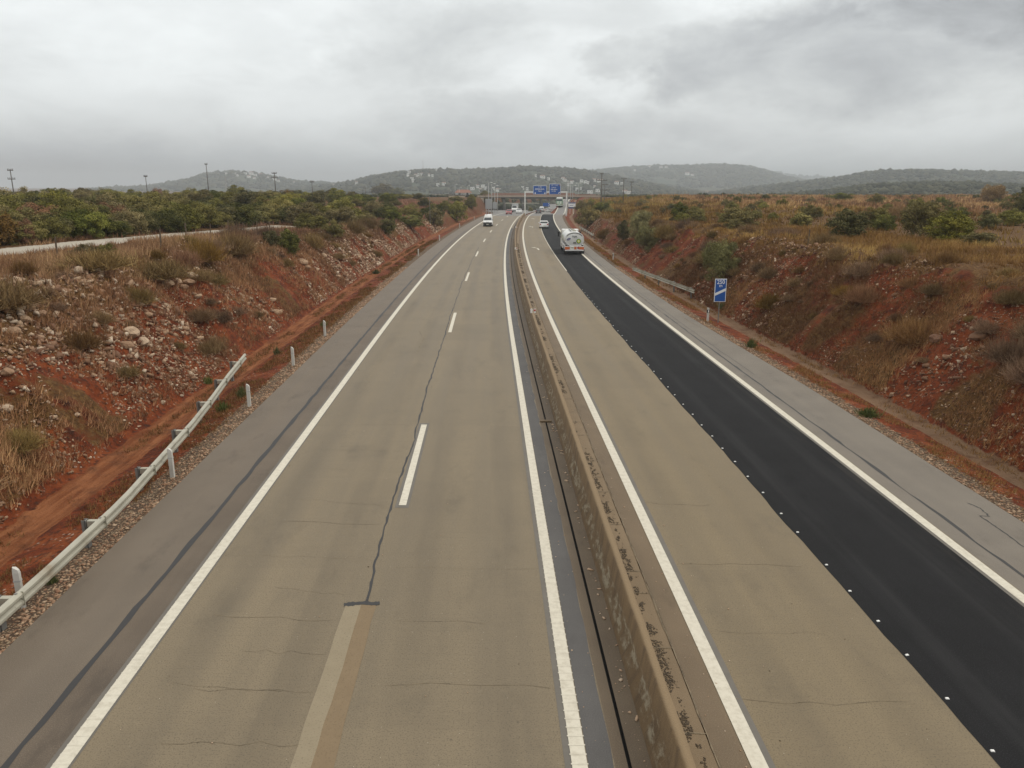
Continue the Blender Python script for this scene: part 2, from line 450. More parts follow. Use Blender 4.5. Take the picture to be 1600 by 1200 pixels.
M['emb_yellow'] = worn('yellow_emblem', (.72, .68, .1), .4)
M['emb_navy'] = worn('navy_badge', (.04, .05, .2), .4)
M['letter_dark'] = worn('dark_lettering', (.025, .025, .03), .5)
M['plate'] = worn('number_plate', (.75, .74, .62), .5)
M['rim'] = worn('steel_rim', (.5, .5, .49), .4, .1, 5., .4)

# ------------------------------------------------------------------ mesh helpers
def tag(o, label=None, cat=None, group=None, kind=None):
    if label: o['label'] = label
    if cat: o['category'] = cat
    if group: o['group'] = group
    if kind: o['kind'] = kind
    return o

def thing(name, label, cat, loc, rz=0., group=None):
    o = bpy.data.objects.new(name, None)
    o.empty_display_size = .2
    COL.objects.link(o)
    o.location = loc; o.rotation_euler = (0, 0, rz)
    return tag(o, label, cat, group)

def copy_tree(o, parent=None):
    c = o.copy(); COL.objects.link(c)
    if parent is not None: c.parent = parent
    for ch in list(o.children): copy_tree(ch, c)
    return c

def link(name, me, parent=None, kind=None):
    o = bpy.data.objects.new(name, me); COL.objects.link(o)
    if parent is not None: o.parent = parent
    if kind: o['kind'] = kind
    return o

def np_mesh(name, V, F, mats, uv=None, tint=None, smooth=False, attr=None, fmat=None):
    """V (n,3) array, F (m,k) array of k-gons"""
    V = np.asarray(V, np.float32); F = np.asarray(F, np.int32)
    me = bpy.data.meshes.new(name)
    k = F.shape[1]; m = F.shape[0]
    me.vertices.add(len(V)); me.vertices.foreach_set('co', V.ravel())
    me.loops.add(m * k); me.loops.foreach_set('vertex_index', F.ravel())
    me.polygons.add(m)
    me.polygons.foreach_set('loop_start', np.arange(0, m * k, k, dtype=np.int32))
    me.polygons.foreach_set('loop_total', np.full(m, k, np.int32))
    if smooth: me.polygons.foreach_set('use_smooth', np.ones(m, bool))
    for mt in (mats if isinstance(mats, (list, tuple)) else [mats]): me.materials.append(mt)
    if fmat is not None: me.polygons.foreach_set('material_index', np.asarray(fmat, np.int32))
    me.update()
    if uv is not None:
        l = me.uv_layers.new(name='UVMap')
        l.data.foreach_set('uv', np.asarray(uv, np.float32)[F.ravel()].ravel())
    if tint is not None:
        a = me.attributes.new('tint', 'FLOAT_COLOR', 'POINT')
        t = np.asarray(tint, np.float32); c = np.ones((len(V), 4), np.float32); c[:, 0] = t; c[:, 1] = t; c[:, 2] = t
        a.data.foreach_set('color', c.ravel())
    if attr is not None:
        a = me.attributes.new(attr[0], 'FLOAT_COLOR', 'POINT')
        a.data.foreach_set('color', np.asarray(attr[1], np.float32).ravel())
    me.validate()
    return me

class MB:
    """collects shapes of one part"""
    def __init__(self): self.v = []; self.f = []; self.mi = []; self.cur = 0
    def add(self, vs, fs):
        n = len(self.v); self.v += [tuple(map(float, p)) for p in vs]
        for f in fs: self.f.append([i + n for i in f]); self.mi.append(self.cur)
        return self
    def box(self, c, s, rz=0., taper=1.):
        hx, hy, hz = s[0] / 2, s[1] / 2, s[2] / 2
        vs = []
        for z, t in ((-hz, 1), (hz, taper)):
            for x, y in ((-hx, -hy), (hx, -hy), (hx, hy), (-hx, hy)):
                x, y = x * t, y * t
                vs.append((c[0] + x * math.cos(rz) - y * math.sin(rz), c[1] + x * math.sin(rz) + y * math.cos(rz), c[2] + z))
        return self.add(vs, [(3, 2, 1, 0), (4, 5, 6, 7), (0, 1, 5, 4), (1, 2, 6, 5), (2, 3, 7, 6), (3, 0, 4, 7)])
    def tube(self, pts, r, n=8, caps=True):
        pts = [Vector(p) for p in pts]
        rs = r if isinstance(r, (list, tuple)) else [r] * len(pts)
        vs = []; fs = []
        for i, p in enumerate(pts):
            a = pts[max(i - 1, 0)]; b = pts[min(i + 1, len(pts) - 1)]
            d = (b - a).normalized()
            u = d.cross(Vector((0, 0, 1)))
            if u.length < 1e-3: u = Vector((1, 0, 0))
            u.normalize(); w = d.cross(u)
            for k in range(n):
                t = 2 * math.pi * k / n
                vs.append(p + (u * math.cos(t) + w * math.sin(t)) * rs[i])
        for i in range(len(pts) - 1):
            for k in range(n):
                a = i * n + k; b = i * n + (k + 1) % n
                fs.append((a, b, b + n, a + n))
        if caps:
            fs.append(tuple(reversed(range(n)))); fs.append(tuple(range((len(pts) - 1) * n, len(pts) * n)))
        return self.add(vs, fs)
    def prism(self, poly, x0, x1, axis='x', k=0., zb=0.):
        """side outline (a,z) extruded along x between x0,x1; tumblehome k above zb"""
        n = len(poly); vs = []
        for x in (x0, x1):
            for a, z in poly:
                xx = x - math.copysign(k * max(0, z - zb), x)
                vs.append((xx, a, z) if axis == 'x' else (a, xx, z))
        fs = [tuple(range(n)), tuple(reversed(range(n, 2 * n)))]
        for i in range(n):
            j = (i + 1) % n
            fs.append((j, i, i + n, j + n))
        return self.add(vs, fs)
    def loft(self, rings, cap=True):
        n = len(rings[0]); vs = [p for r in rings for p in r]; fs = []
        for i in range(len(rings) - 1):
            for k in range(n):
                a = i * n + k; b = i * n + (k + 1) % n
                fs.append((a, b, b + n, a + n))
        if cap:
            fs.append(tuple(reversed(range(n)))); fs.append(tuple(range((len(rings) - 1) * n, len(rings) * n)))
        return self.add(vs, fs)
    def wheel(self, x, y, r, w, n=20):
        vs = []
        prof = [(-w / 2, r * .6), (-w / 2, r * .93), (-w / 2 + w * .12, r), (w / 2 - w * .12, r), (w / 2, r * .93), (w / 2, r * .6)]
        rings = []
        for a, rr in prof:
            rings.append([(x + a, y + rr * math.cos(2 * math.pi * k / n), r + rr * math.sin(2 * math.pi * k / n)) for k in range(n)])
        return self.loft(rings)
    def build(self, name, mats, parent=None, bevel=0., smooth=False, kind=None, seg=2):
        me = bpy.data.meshes.new(name)
        me.from_pydata(self.v, [], self.f)
        ms = mats if isinstance(mats, (list, tuple)) else [mats]
        for m in ms: me.materials.append(m)
        if len(ms) > 1: me.polygons.foreach_set('material_index', self.mi)
        bm = bmesh.new(); bm.from_mesh(me)
        bmesh.ops.recalc_face_normals(bm, faces=bm.faces)
        if bevel:
            es = [e for e in bm.edges if len(e.link_faces) == 2 and e.calc_face_angle(0) > .5]
            bmesh.ops.bevel(bm, geom=es, offset=bevel, segments=seg, profile=.6, affect='EDGES', clamp_overlap=True)
        bm.to_mesh(me); bm.free()
        if smooth:
            for p in me.polygons: p.use_smooth = True
        return link(name, me, parent, kind)

def text_part(body, size, mat, parent, loc, rot=(math.pi / 2, 0, 0), name='lettering', align='CENTER', depth=.006, xs=1.):
    cu = bpy.data.curves.new(name, 'FONT')
    cu.body = body; cu.size = size; cu.align_x = align; cu.align_y = 'CENTER'; cu.extrude = depth; cu.offset = size * .008
    tmp = bpy.data.objects.new(name, cu); COL.objects.link(tmp)
    bpy.context.view_layer.update()
    me = bpy.data.meshes.new_from_object(tmp.evaluated_get(bpy.context.evaluated_depsgraph_get()))
    bpy.data.objects.remove(tmp)
    me.materials.clear(); me.materials.append(mat)
    o = link(name, me, parent)
    o.location = loc; o.rotation_euler = rot; o.scale = (xs, 1, 1)
    return o

# ------------------------------------------------------------------ road surfaces
def ys(y0, y1):
    a = np.concatenate([np.arange(0, 60, .5), np.arange(60, 160, 1.5), np.arange(160, 900, 4)])
    return np.concatenate([[y0], a[(a > y0 + .05) & (a < y1 - .05)], [y1]])

def strip_arrays(d0, d1, y0, y1, z, nlat=1, zf=zroad):
    Y = ys(y0, y1)
    f0 = d0(Y) if callable(d0) else np.full_like(Y, d0)
    f1 = d1(Y) if callable(d1) else np.full_like(Y, d1)
    V = []; U = []
    for k in range(nlat + 1):
        d = f0 + (f1 - f0) * k / nlat
        V.append(np.stack([C(Y) + d, Y, zf(Y) + z + 0 * Y], 1)); U.append(np.stack([d, Y], 1))
    n = len(Y)
    V = np.concatenate(V); U = np.concatenate(U)
    F = []
    for k in range(nlat):
        i = np.arange(n - 1) + k * n
        F.append(np.stack([i, i + n, i + n + 1, i + 1], 1))
    return V, np.concatenate(F), U

def join_arr(parts):
    V = []; F = []; U = []; n = 0
    for v, f, u in parts:
        V.append(v); F.append(f + n); U.append(u); n += len(v)
    return np.concatenate(V), np.concatenate(F), np.concatenate(U)

def road(name, parts, mat, kind='structure'):
    V, F, U = join_arr(parts)
    return link(name, np_mesh(name, V, F, mat, uv=U), None, kind)

Y0R, YC, YE = 2.0, 229.0, 760.0
LL, LR, RL, RR = -6.385, 1.288, 3.941, 11.043
AS = 7.50
road('concrete_carriageway', [strip_arrays(-7.2, 1.81, Y0R, YC, 0)], M['concrete_w'])
road('concrete_lane', [strip_arrays(3.36, 11.2, Y0R, YC, 0)], M['concrete_e'])
def wob(base, amp, sc, seed):
    return lambda Y: base + amp * (fbm(Y * sc, Y * 0 + seed, seed) - .5) * 2
def pane_right(Y):
    return RR - .06 + 0 * Y
road('fresh_asphalt_lane', [strip_arrays(wob(AS, .07, .55, 3), pane_right, Y0R, 247., .004)], M['asphalt_new'])
road('asphalt_carriageway', [strip_arrays(lambda Y: -(Lf(Y) + .1), 2.2, YC, YE, 0), strip_arrays(3.2, 11.2, YC, YE, 0)], M['asphalt_old'])
road('asphalt_shoulder', [strip_arrays(-L_EDGE - .02, -7.2, Y0R, YC, 0)], M['shoulder_w'])
road('asphalt_hard_strip', [strip_arrays(11.2, lambda Y: R_edge(Y) + .02, Y0R, 245., 0)], M['shoulder_e'])
road('slip_road', [strip_arrays(lambda Y: 11.2 + np.clip((Y - 245) * .012, 0, 2), lambda Y: R_edge(Y) + .3, 245., 352., .0, zf=zramp)], M['asphalt_old'])
road('dusty_apron', [strip_arrays(wob(-7.17, .02, 1, 4), LL - .12, Y0R, 215, .004)], M['apron'])
road('damp_margin', [strip_arrays(LR + .13, wob(1.80, .05, 2.2, 8), Y0R, 160, .004)], M['wet'])
road('silted_gutter', [strip_arrays(1.81, 2.00, Y0R, YC, .0), strip_arrays(2.055, 2.42, Y0R, YC, .0)], M['gutter'])
road('drain_channel', [strip_arrays(1.95, 2.1, Y0R, YC, -.11)], M['trench'])
road('kerb_slab', [strip_arrays(2.3, wob(3.33, .02, 1.6, 12), Y0R, YC + 10, -.004)], M['slab'])
road('median_slab', [strip_arrays(wob(3.36, .02, 1.6, 12), RL - .14, Y0R, YC, .004)], M['median'])
road('tar_seal', [strip_arrays(wob(-7.26, .05, 1.3, 5), wob(-7.14, .05, 1.7, 6), Y0R, 150, .008),
                  strip_arrays(wob(11.645, .05, 1.0, 7), wob(11.72, .07, 1.3, 18), Y0R, 170, .004),
                  strip_arrays(wob(12.0, .05, .8, 17), wob(12.025, .05, .8, 17), 34, 85, .004)], M['tar'])
road('marking_border', [strip_arrays(LR - .22, LR - .11, Y0R, 130, .004), strip_arrays(RL + .11, wob(RL + .24, .02, 1, 9), Y0R, 130, .004),
                        strip_arrays(LL - .21, LL - .11, Y0R, 80, .008), strip_arrays(LL + .11, LL + .16, Y0R, 60, .004),
                        strip_arrays(-2.56, -2.19, 19.0, 26.55, .004), strip_arrays(RR - .21, RR - .11, Y0R, 90, .008)], M['border'])
# painted lines (flush films a few mm thick)
pl = [strip_arrays(LL - .125, LL + .125, Y0R, 400, .012), strip_arrays(LR - .115, LR + .115, Y0R, 400, .012),
      strip_arrays(RL - .125, RL + .125, Y0R, 400, .012), strip_arrays(RR - .12, RR + .12, Y0R, 250, .012)]
y = 19.15 - 25.2
while y < 225:
    if y > 3 or y + 7.2 > 3:
        dd = -2.40 + .0015 * y
        pl.append(strip_arrays(dd - .1, dd + .1, max(y, 3), y + 7.2, .012))
    y += 25.2
pl.append(strip_arrays(AS - .02, AS + .07, 78, 330, .012))
pl.append(strip_arrays(lambda Y: 11.0 + np.clip((Y - 245) * .02, 0, 2.3), lambda Y: 11.25 + np.clip((Y - 245) * .02, 0, 2.3), 246, 350, .02, zf=zramp))
pl.append(strip_arrays(lambda Y: R_edge(Y) - .5, lambda Y: R_edge(Y) - .25, 246, 350, .02, zf=zramp))
pl.append(strip_arrays(RR - .1, RR + .1, 258, 400, .012))
for sgn, cx, yr in ((1, LR, 20.5), (1, LL, 18.)):     # raised ribs of the edge lines
    for k in range(int((yr - 8) / .2)):
        yy = 8 + k * .2
        pl.append(strip_arrays(cx - .13, cx + .13, yy, yy + .028, .015))
def arrow(dc, Y0):
    out = []
    def quad(p):
        d = np.array([q[0] for q in p]); Y = np.array([q[1] for q in p])
        out.append((np.stack([C(Y) + d, Y, zroad(Y) + .012], 1), np.array([[0, 1, 2, 3]]), np.stack([d, Y], 1)))
    quad([(dc + .1, Y0), (dc + .3, Y0), (dc + .25, Y0 + 2.6), (dc + .05, Y0 + 2.6)])
    quad([(dc + .05, Y0 + 2.6), (dc + .25, Y0 + 2.6), (dc - .25, Y0 + 4.2), (dc - .45, Y0 + 3.7)])
    quad([(dc - .15, Y0 + 4.9), (dc - .75, Y0 + 4.4), (dc - .5, Y0 + 3.9), (dc - .1, Y0 + 3.2)])
    return out
for dc, yy in ((5.6, 104.5), (5.6, 163), (5.6, 205)): pl += arrow(dc, yy)
road('painted_lines', pl, M['paint'])

# jagged sealed joint, its T-shaped end, mortar patch
def ribbon(pts, w, z, jit=0., sub=1):
    P = []
    for (d0, y0), (d1, y1) in zip(pts[:-1], pts[1:]):
        for k in range(sub):
            t = k / sub; P.append((d0 + (d1 - d0) * t, y0 + (y1 - y0) * t))
    P.append(pts[-1]); P = np.array(P)
    D = P[:, 0] + (rng.random(len(P)) - .5) * jit; Y = P[:, 1]
    ww = w * (.6 + .8 * rng.random(len(P)))
    T = np.gradient(np.stack([D, Y], 1), axis=0); T /= np.linalg.norm(T, axis=1)[:, None] + 1e-9
    Nn = np.stack([T[:, 1], -T[:, 0]], 1)
    A = np.stack([D, Y], 1) + Nn * ww[:, None] / 2; B = np.stack([D, Y], 1) - Nn * ww[:, None] / 2
    UV = np.concatenate([A, B]); n = len(P)
    V = np.stack([C(UV[:, 1]) + UV[:, 0], UV[:, 1], zroad(UV[:, 1]) + z], 1)
    i = np.arange(n - 1)
    return V, np.stack([i, i + 1, i + n + 1, i + n], 1), UV
jp = []
yv = 14.25
while yv < 110:
    jp.append((-2.64 + .11 * (fbm(yv * .28, 3., 41) - .5) * 2 + .05 * (fbm(yv * 1.9, 8., 42) - .5) + .002 * max(0, yv - 25), yv)); yv += .16 + yv * .006
road('joint_seal', [ribbon(jp, .052, .0045, .035), ribbon([(-3.02, 14.1), (-2.85, 14.13), (-2.6, 14.17), (-2.45, 14.13), (-2.3, 14.16)], .13, .0085, .02, 4)], M['tar'])
mid = lambda Y: -2.67 + .045 * (fbm(Y * 2.2, 2., 55) - .5) * 2
road('mortar_patch', [strip_arrays(wob(-2.99, .015, 2, 14), mid, Y0R, 14.1, .004)], M['patch_pale'])
road('brown_mortar_patch', [strip_arrays(mid, wob(-2.36, .03, 1.5, 15), Y0R, 14.1, .005)], M['patch_brown'])
ck = []
def crack(pts, w=.014): ck.append(ribbon(pts, w, .0042, .05, 10))
def px_d(px, py):
    w = at_z(px, py, 0); return (w[0] - float(C(w[1])), w[1])
for a, b in [((345, 866), (568, 872)), ((335, 960), (520, 970)), ((380, 1018), (510, 1020)), ((300, 1078), (490, 1078)), ((270, 1068), (440, 1082)), ((250, 1163), (470, 1163)),
             ((460, 664), (645, 664)), ((500, 703), (630, 705)), ((490, 733), (628, 737)), ((460, 778), (605, 791)), ((440, 815), (595, 820)), ((620, 968), (760, 972)), ((600, 1070), (860, 1072)), ((430, 920), (540, 928)),
             ((620, 885), (840, 888)), ((1000, 785), (1110, 790)), ((1090, 985), (1290, 990)), ((1150, 1095), (1420, 1100)), ((1060, 880), (1250, 884)), ((560, 600), (690, 603)), ((590, 548), (700, 550))]:
    (d0, y0), (d1, y1) = px_d(*a), px_d(*b)
    n = 7; pts = [(d0 + (d1 - d0) * k / n, y0 + (y1 - y0) * k / n + (random.random() - .5) * .14) for k in range(n + 1)]
    crack(pts, random.uniform(.005, .010))
crack([px_d(655, 517), px_d(662, 530), px_d(656, 540), px_d(652, 552), px_d(648, 552)], .03)
crack([px_d(1512, 786), px_d(1533, 795), px_d(1546, 807), px_d(1530, 806), px_d(1560, 826), px_d(1600, 855)], .035)
ck_dark = ck[-1:] ; ck = ck[:-1]; road('shoulder_crack', ck_dark, M['tar'])
for a, b, c in [((1060, 492), (1078, 489), (1105, 492)), ((1065, 494), (1078, 503), (1095, 512)), ((940, 415), (950, 424), (958, 419)), ((1000, 446), (1010, 452), (1030, 458)), ((985, 452), (1000, 462), (1012, 470))]:
    crack([px_d(*a), px_d(*b), px_d(*c)], .05)
yk = 6.
while yk < 70:
    crack([(2.92, yk), (3.1, yk + random.uniform(-.03, .03)), (3.33, yk)], .022); yk += random.uniform(.8, 2.6)
ck.append(ribbon([(3.345 + .02 * (float(fbm(q * 1.6, 0., 12)) - .5), q) for q in np.arange(5, 90, .25)], .02, .0085, .015))
road('pavement_cracks', ck, M['crack'])

# ------------------------------------------------------------------ terrain sheet
def path_d(X, Y):
    """distance to the centre line of the pale track on the plateau"""
    P = np.array(PATH); best = np.full(np.shape(X), 1e9)
    for (ax, ay), (bx, by) in zip(P[:-1], P[1:]):
        L = np.array([bx - ax, by - ay]); t = np.clip(((X - ax) * L[0] + (Y - ay) * L[1]) / (L @ L), 0, 1)
        best = np.minimum(best, np.hypot(X - ax - t * L[0], Y - ay - t * L[1]))
    return best
PATH = []
for p in ((-120, 404), (0, 394), (100, 385), (200, 375), (300, 366), (400, 359), (450, 354)):
    w = at(*p); PATH.append((w[0], w[1]))

def soil_masks(X, Y):
    d = X - C(Y); s = -d; e = Lf(Y); er = R_edge(Y); q = d - er
    zl, zq = zt_left(Y), zt_right(Y)
    ul = (s - e - 4.0) / (1.16 * zl); ur = (q - 2.9) / (1.08 * np.maximum(zq, .3))
    nz = fbm(X * .16, Y * .16, 61)
    grav = np.where(d < 0, sstep(-.1, .05, s - e) * (1 - sstep(.6, 1.1, s - e)), sstep(-.1, .05, q) * (1 - sstep(.5, 1.0, q)) * .85)
    ditch = np.where(d < 0, sstep(2.4, 2.7, s - e) * (1 - sstep(3.7, 3.95, s - e)), sstep(1.85, 2.0, q) * (1 - sstep(2.75, 2.95, q)))
    gl = sstep(.42, .85, ul + (nz - .5) * .9) * .97
    gr = np.maximum(sstep(.75, 1.05, ur + (nz - .5) * .5), .5 * sstep(.38, .6, fbm(X * .3, Y * .3, 65)) * (ur > 0) + .25 * (ur > 0) * (1 - np.clip(ur, 0, 1)))
    plr = (ur > 1.2) * (fbm(X * .05, Y * .05, 71) < .42) * .22
    grass = np.where(d < 0, np.maximum(gl, .58 * sstep(.47, .62, fbm(X * .33, Y * .33, 64)) * (ul > 0)), gr - plr)
    grass = np.where((Y > 150) & (d < 0), np.maximum(grass, .5), grass)
    pale = np.where(d < -12, 1 - sstep(1.7, 2.4, path_d(X, Y)), 0)
    # bare clearings
    return np.stack([grav, np.clip(grass, 0, 1), pale, ditch], -1)

lat = np.concatenate([-np.geomspace(4000, 48, 34), np.arange(-47, -24, .7), np.arange(-24, -9.0, .19), [-8.99, -8.97, -8.9, -4, 1.9, 2.2, 5, 9, 12.2]])
latr = np.concatenate([[0, .05], np.arange(.2, 11, .19), np.arange(11, 28, .8), np.geomspace(29, 4000, 34)])
Yg = np.concatenate([[-300, -80, -20, -5], np.arange(2, 50, .28), np.arange(50, 120, .6), np.arange(120, 260, 2.), np.arange(260, 480, 4.), np.geomspace(484, 9000, 34)])
nL, nR, nY = len(lat), len(latr), len(Yg)
GX = np.zeros((nY, nL + nR)); GY = np.repeat(Yg[:, None], nL + nR, 1)
GX[:, :nL] = C(Yg)[:, None] + lat[None]
GX[:, nL:] = (C(Yg) + R_edge(Yg))[:, None] + latr[None] - .03
GZ = terr(GX, GY)
soil = soil_masks(GX, GY)
n = nL + nR
i = (np.arange(nY - 1)[:, None] * n + np.arange(n - 1)[None]).ravel()
F = np.stack([i, i + 1, i + n + 1, i + n], 1)
link('ground', np_mesh('ground', np.stack([GX, GY, GZ], -1).reshape(-1, 3), F, M['soil'], smooth=True, attr=('soil', soil.reshape(-1, 4))), None, 'structure')

# ------------------------------------------------------------------ median barrier
prof = [(2.35, -.02), (2.36, .07), (2.49, .36), (2.55, .81), (2.71, .81), (2.77, .36), (2.90, .07), (2.91, -.02)]
cum = [0.]
for (a, b), (c, d) in zip(prof[:-1], prof[1:]): cum.append(cum[-1] + math.hypot(c - a, d - b))
Yb = np.concatenate([np.arange(2, 60, .3), np.arange(60, 150, 1.), np.arange(150, 233, 3.)])
V = []; U = []
for k, (dd, zz) in enumerate(prof):
    j = (fbm(Yb * 1.4, Yb * 0 + k * 3.3, 81) - .5) * .02
    V.append(np.stack([C(Yb) + dd + j, Yb, zroad(Yb) + zz + j * .6], 1)); U.append(np.stack([np.full_like(Yb, cum[k]), Yb], 1))
nb = len(Yb); F = []
for k in range(len(prof) - 1):
    i = np.arange(nb - 1) + k * nb
    F.append(np.stack([i, i + nb, i + nb + 1, i + 1], 1))
bar = thing('median_barrier', 'long brown stained concrete barrier between the two carriageways', 'crash barrier', (0, 0, 0))
link('barrier_body', np_mesh('barrier_body', np.concatenate(V), np.concatenate(F), M['barrier'], uv=np.concatenate(U)), bar)
for Y in (46.5, 95, 146, 196):
    for dd, mt in ((2.59, 'white_refl'), (2.72, 'red_refl')):
        b = MB(); x = float(C(Y)) + dd; z = float(zroad(Y))
        if mt == 'white_refl':
            b.box((x - .03, Y, z + .93), (.12, .05, .26)); b.build('reflector', M['white_refl'], bar, .01)
        else:
            b.box((x + .04, Y, z + .93), (.11, .05, .26)); o = b.build('reflector', M['white_refl'], bar, .01)
            b = MB().box((x + .04, Y - .03, z + .97), (.09, .02, .1)); b.build('red_lens', M['red_refl'], o)

# lumps of moss along the toe of the barrier, chips in the gutter
ICO = bmesh.new(); bmesh.ops.create_icosphere(ICO, subdivisions=1, radius=1)
ICO_V = np.array([v.co[:] for v in ICO.verts]); ICO_F = np.array([[v.index for v in f.verts] for f in ICO.faces]); ICO.free()
def lumps(P, S, squash=(1, 1, 1), jit=.3, sink=0.):
    """P (n,3) centres, S (n,) radii -> arrays of jittered low polyhedra"""
    n = len(P); k = len(ICO_V)
    ang = rng.random(n) * 6.283; ca, sa = np.cos(ang), np.sin(ang)
    v = ICO_V[None] * (1 + (rng.random((n, k, 1)) - .5) * 2 * jit)
    sc = (rng.random((n, 1, 3)) * .7 + .65) * np.array(squash)
    v = v * sc * S[:, None, None]
    x = v[..., 0] * ca[:, None] - v[..., 1] * sa[:, None]; y = v[..., 0] * sa[:, None] + v[..., 1] * ca[:, None]
    v = np.stack([x, y, v[..., 2]], -1) + P[:, None]
    F = (ICO_F[None] + (np.arange(n) * k)[:, None, None]).reshape(-1, 3)
    return v.reshape(-1, 3), F, np.repeat(rng.random(n), k)
Ym = rng.random(16000) ** 1.3 * 110 + 7
dm = 3.08 + rng.normal(0, .055, len(Ym))
keep = (fbm(Ym * .8, Ym * 0, 91) + .55 * (vn(Ym * 5.5, dm * 16, 92) - .5) > .56) & (dm < 3.3)
Ym, dm = Ym[keep], dm[keep]
V, F, T = lumps(np.stack([C(Ym) + dm, Ym, zroad(Ym) + .0], 1), (rng.random(len(Ym)) ** 2 * .016 + .006 + Ym * .0003), (1, 1.1, .08), .3)
link('moss', np_mesh('moss', V, F, M['moss']), None, 'stuff')
n = 900
Ym = 6 + rng.random(n) ** 1.4 * 70
side = rng.random(n)
dm = np.where(side < .22, 2.12 + rng.random(n) * .24, np.where(side < .5, 3.4 + rng.random(n) * .5, np.where(side < .62, 4.15 + rng.random(n) * .7, np.where(side < .8, 1.45 + rng.random(n) * .4, -6 + rng.random(n) * 7))))
V, F, T = lumps(np.stack([C(Ym) + dm, Ym, zroad(Ym) + .008], 1), rng.random(n) ** 3 * .016 + .005, (1, 1, .5))
link('stone_chips', np_mesh('stone_chips', V, F, M['stone'], tint=.6 + .4 * T), None, 'stuff')
n = 46
Ym = 7 + rng.random(n) ** 1.5 * 60; dm = np.where(rng.random(n) < .6, -6.2 + rng.random(n) * 7.2, 4.2 + rng.random(n) * 3.2)
V, F, T = lumps(np.stack([C(Ym) + dm, Ym, zroad(Ym) + .005], 1), rng.random(n) ** 2 * .014 + .005, (1.6, 1, .3), .4)
link('dry_leaves', np_mesh('dry_leaves', V, F, M['moss']), None, 'stuff')
# loose mortar flakes in the gutter
Ym = 8 + rng.random(60) * 28
V, F, T = lumps(np.stack([C(Ym) + 2.26 + rng.normal(0, .05, 60), Ym, zroad(Ym) + .01], 1), rng.random(60) * .03 + .012, (1, 1.8, .4))
link('mortar_debris', np_mesh('mortar_debris', V, F, M['stone'], tint=.7 + .3 * T), None, 'stuff')
# cross pipe over the slot drain
w = at_z(852, 659, 0)
o = MB().box((0, 0, .03), (.42, .16, .06)).build('drain_cover', M['median'], None, .01)
o.location = (w[0] + .02, w[1], .0); tag(o, 'small brown mortar cover lying across the slot drain by the barrier', 'drain cover')

# ------------------------------------------------------------------ marker posts
def gz(d, Y): return terr1(float(C(Y)) + d, Y)
def marker_post(label, d, Y, group, cap=False, lean=0.):
    t = thing('marker_post', label, 'marker post', (float(C(Y)) + d, Y, gz(d, Y) - .05), 0, group)
    t.rotation_euler = (random.uniform(-.03, .03), lean, random.uniform(-.3, .3))
    b = MB()
    b.loft([[(-.06, -.045, 0), (.06, -.045, 0), (.075, .02, 0), (0, .055, 0), (-.075, .02, 0)], [(-.06, -.045, .84), (.06, -.045, .84), (.075, .02, .84), (0, .055, .84), (-.075, .02, .84)],
            [(-.05, -.035, .97), (.05, -.035, .9), (.06, .015, .9), (0, .04, .95), (-.06, .015, .97)]])
    b.build('post_body', M['white_plastic'], t, .006)
    if cap:
        MB().box((0, -.002, .72), (.155, .125, .2)).build('black_band', M['black'], t, .006)
        MB().box((0, -.07, .72), (.06, .012, .15)).build('reflector', M['white_refl'], t)
    else:
        MB().box((0, .004, .66), (.135, .102, .035)).build('grey_band', M['grey_steel'], t)
    return t
gl = 'white marker posts along the verge with the red ditch'
for lab, d, Y in (('white marker post standing behind the lowest stretch of the curved guard rail', -9.62, 14.1),
                  ('white marker post standing in front of the curved guard rail', -9.44, 21.4),
                  ('white marker post beside two green weed tufts past the guard rail end', -9.42, 28.9),
                  ('second white marker post past the end of the curved guard rail', -9.45, 36.0),
                  ('third white marker post past the end of the curved guard rail', -9.45, 43.4)):
    marker_post(lab, d, Y, gl)
for k, (d, Y) in enumerate(((-9.3, 95.), (-9.3, 123), (-9.3, 162), (-9.3, 200))):
    marker_post(['lone white marker post on the ditch verge well beyond the bushes', 'small white marker post on the ditch verge before the oncoming van',
                 'tiny white marker post on the verge level with the oncoming van', 'tiny white marker post on the verge beyond the oncoming van'][k], d, Y, gl)
ge = 'black banded marker posts on the verge by the fresh asphalt lane'
marker_post('white marker post with black band next to the 250 m sign', 13.95, 48.6, ge, True)
marker_post('white marker post with black band between tanker and fallen rail', 13.9, 90.2, ge, True)
marker_post('tiny white marker post on the median grass before the dark car', 2.8, 250, None)

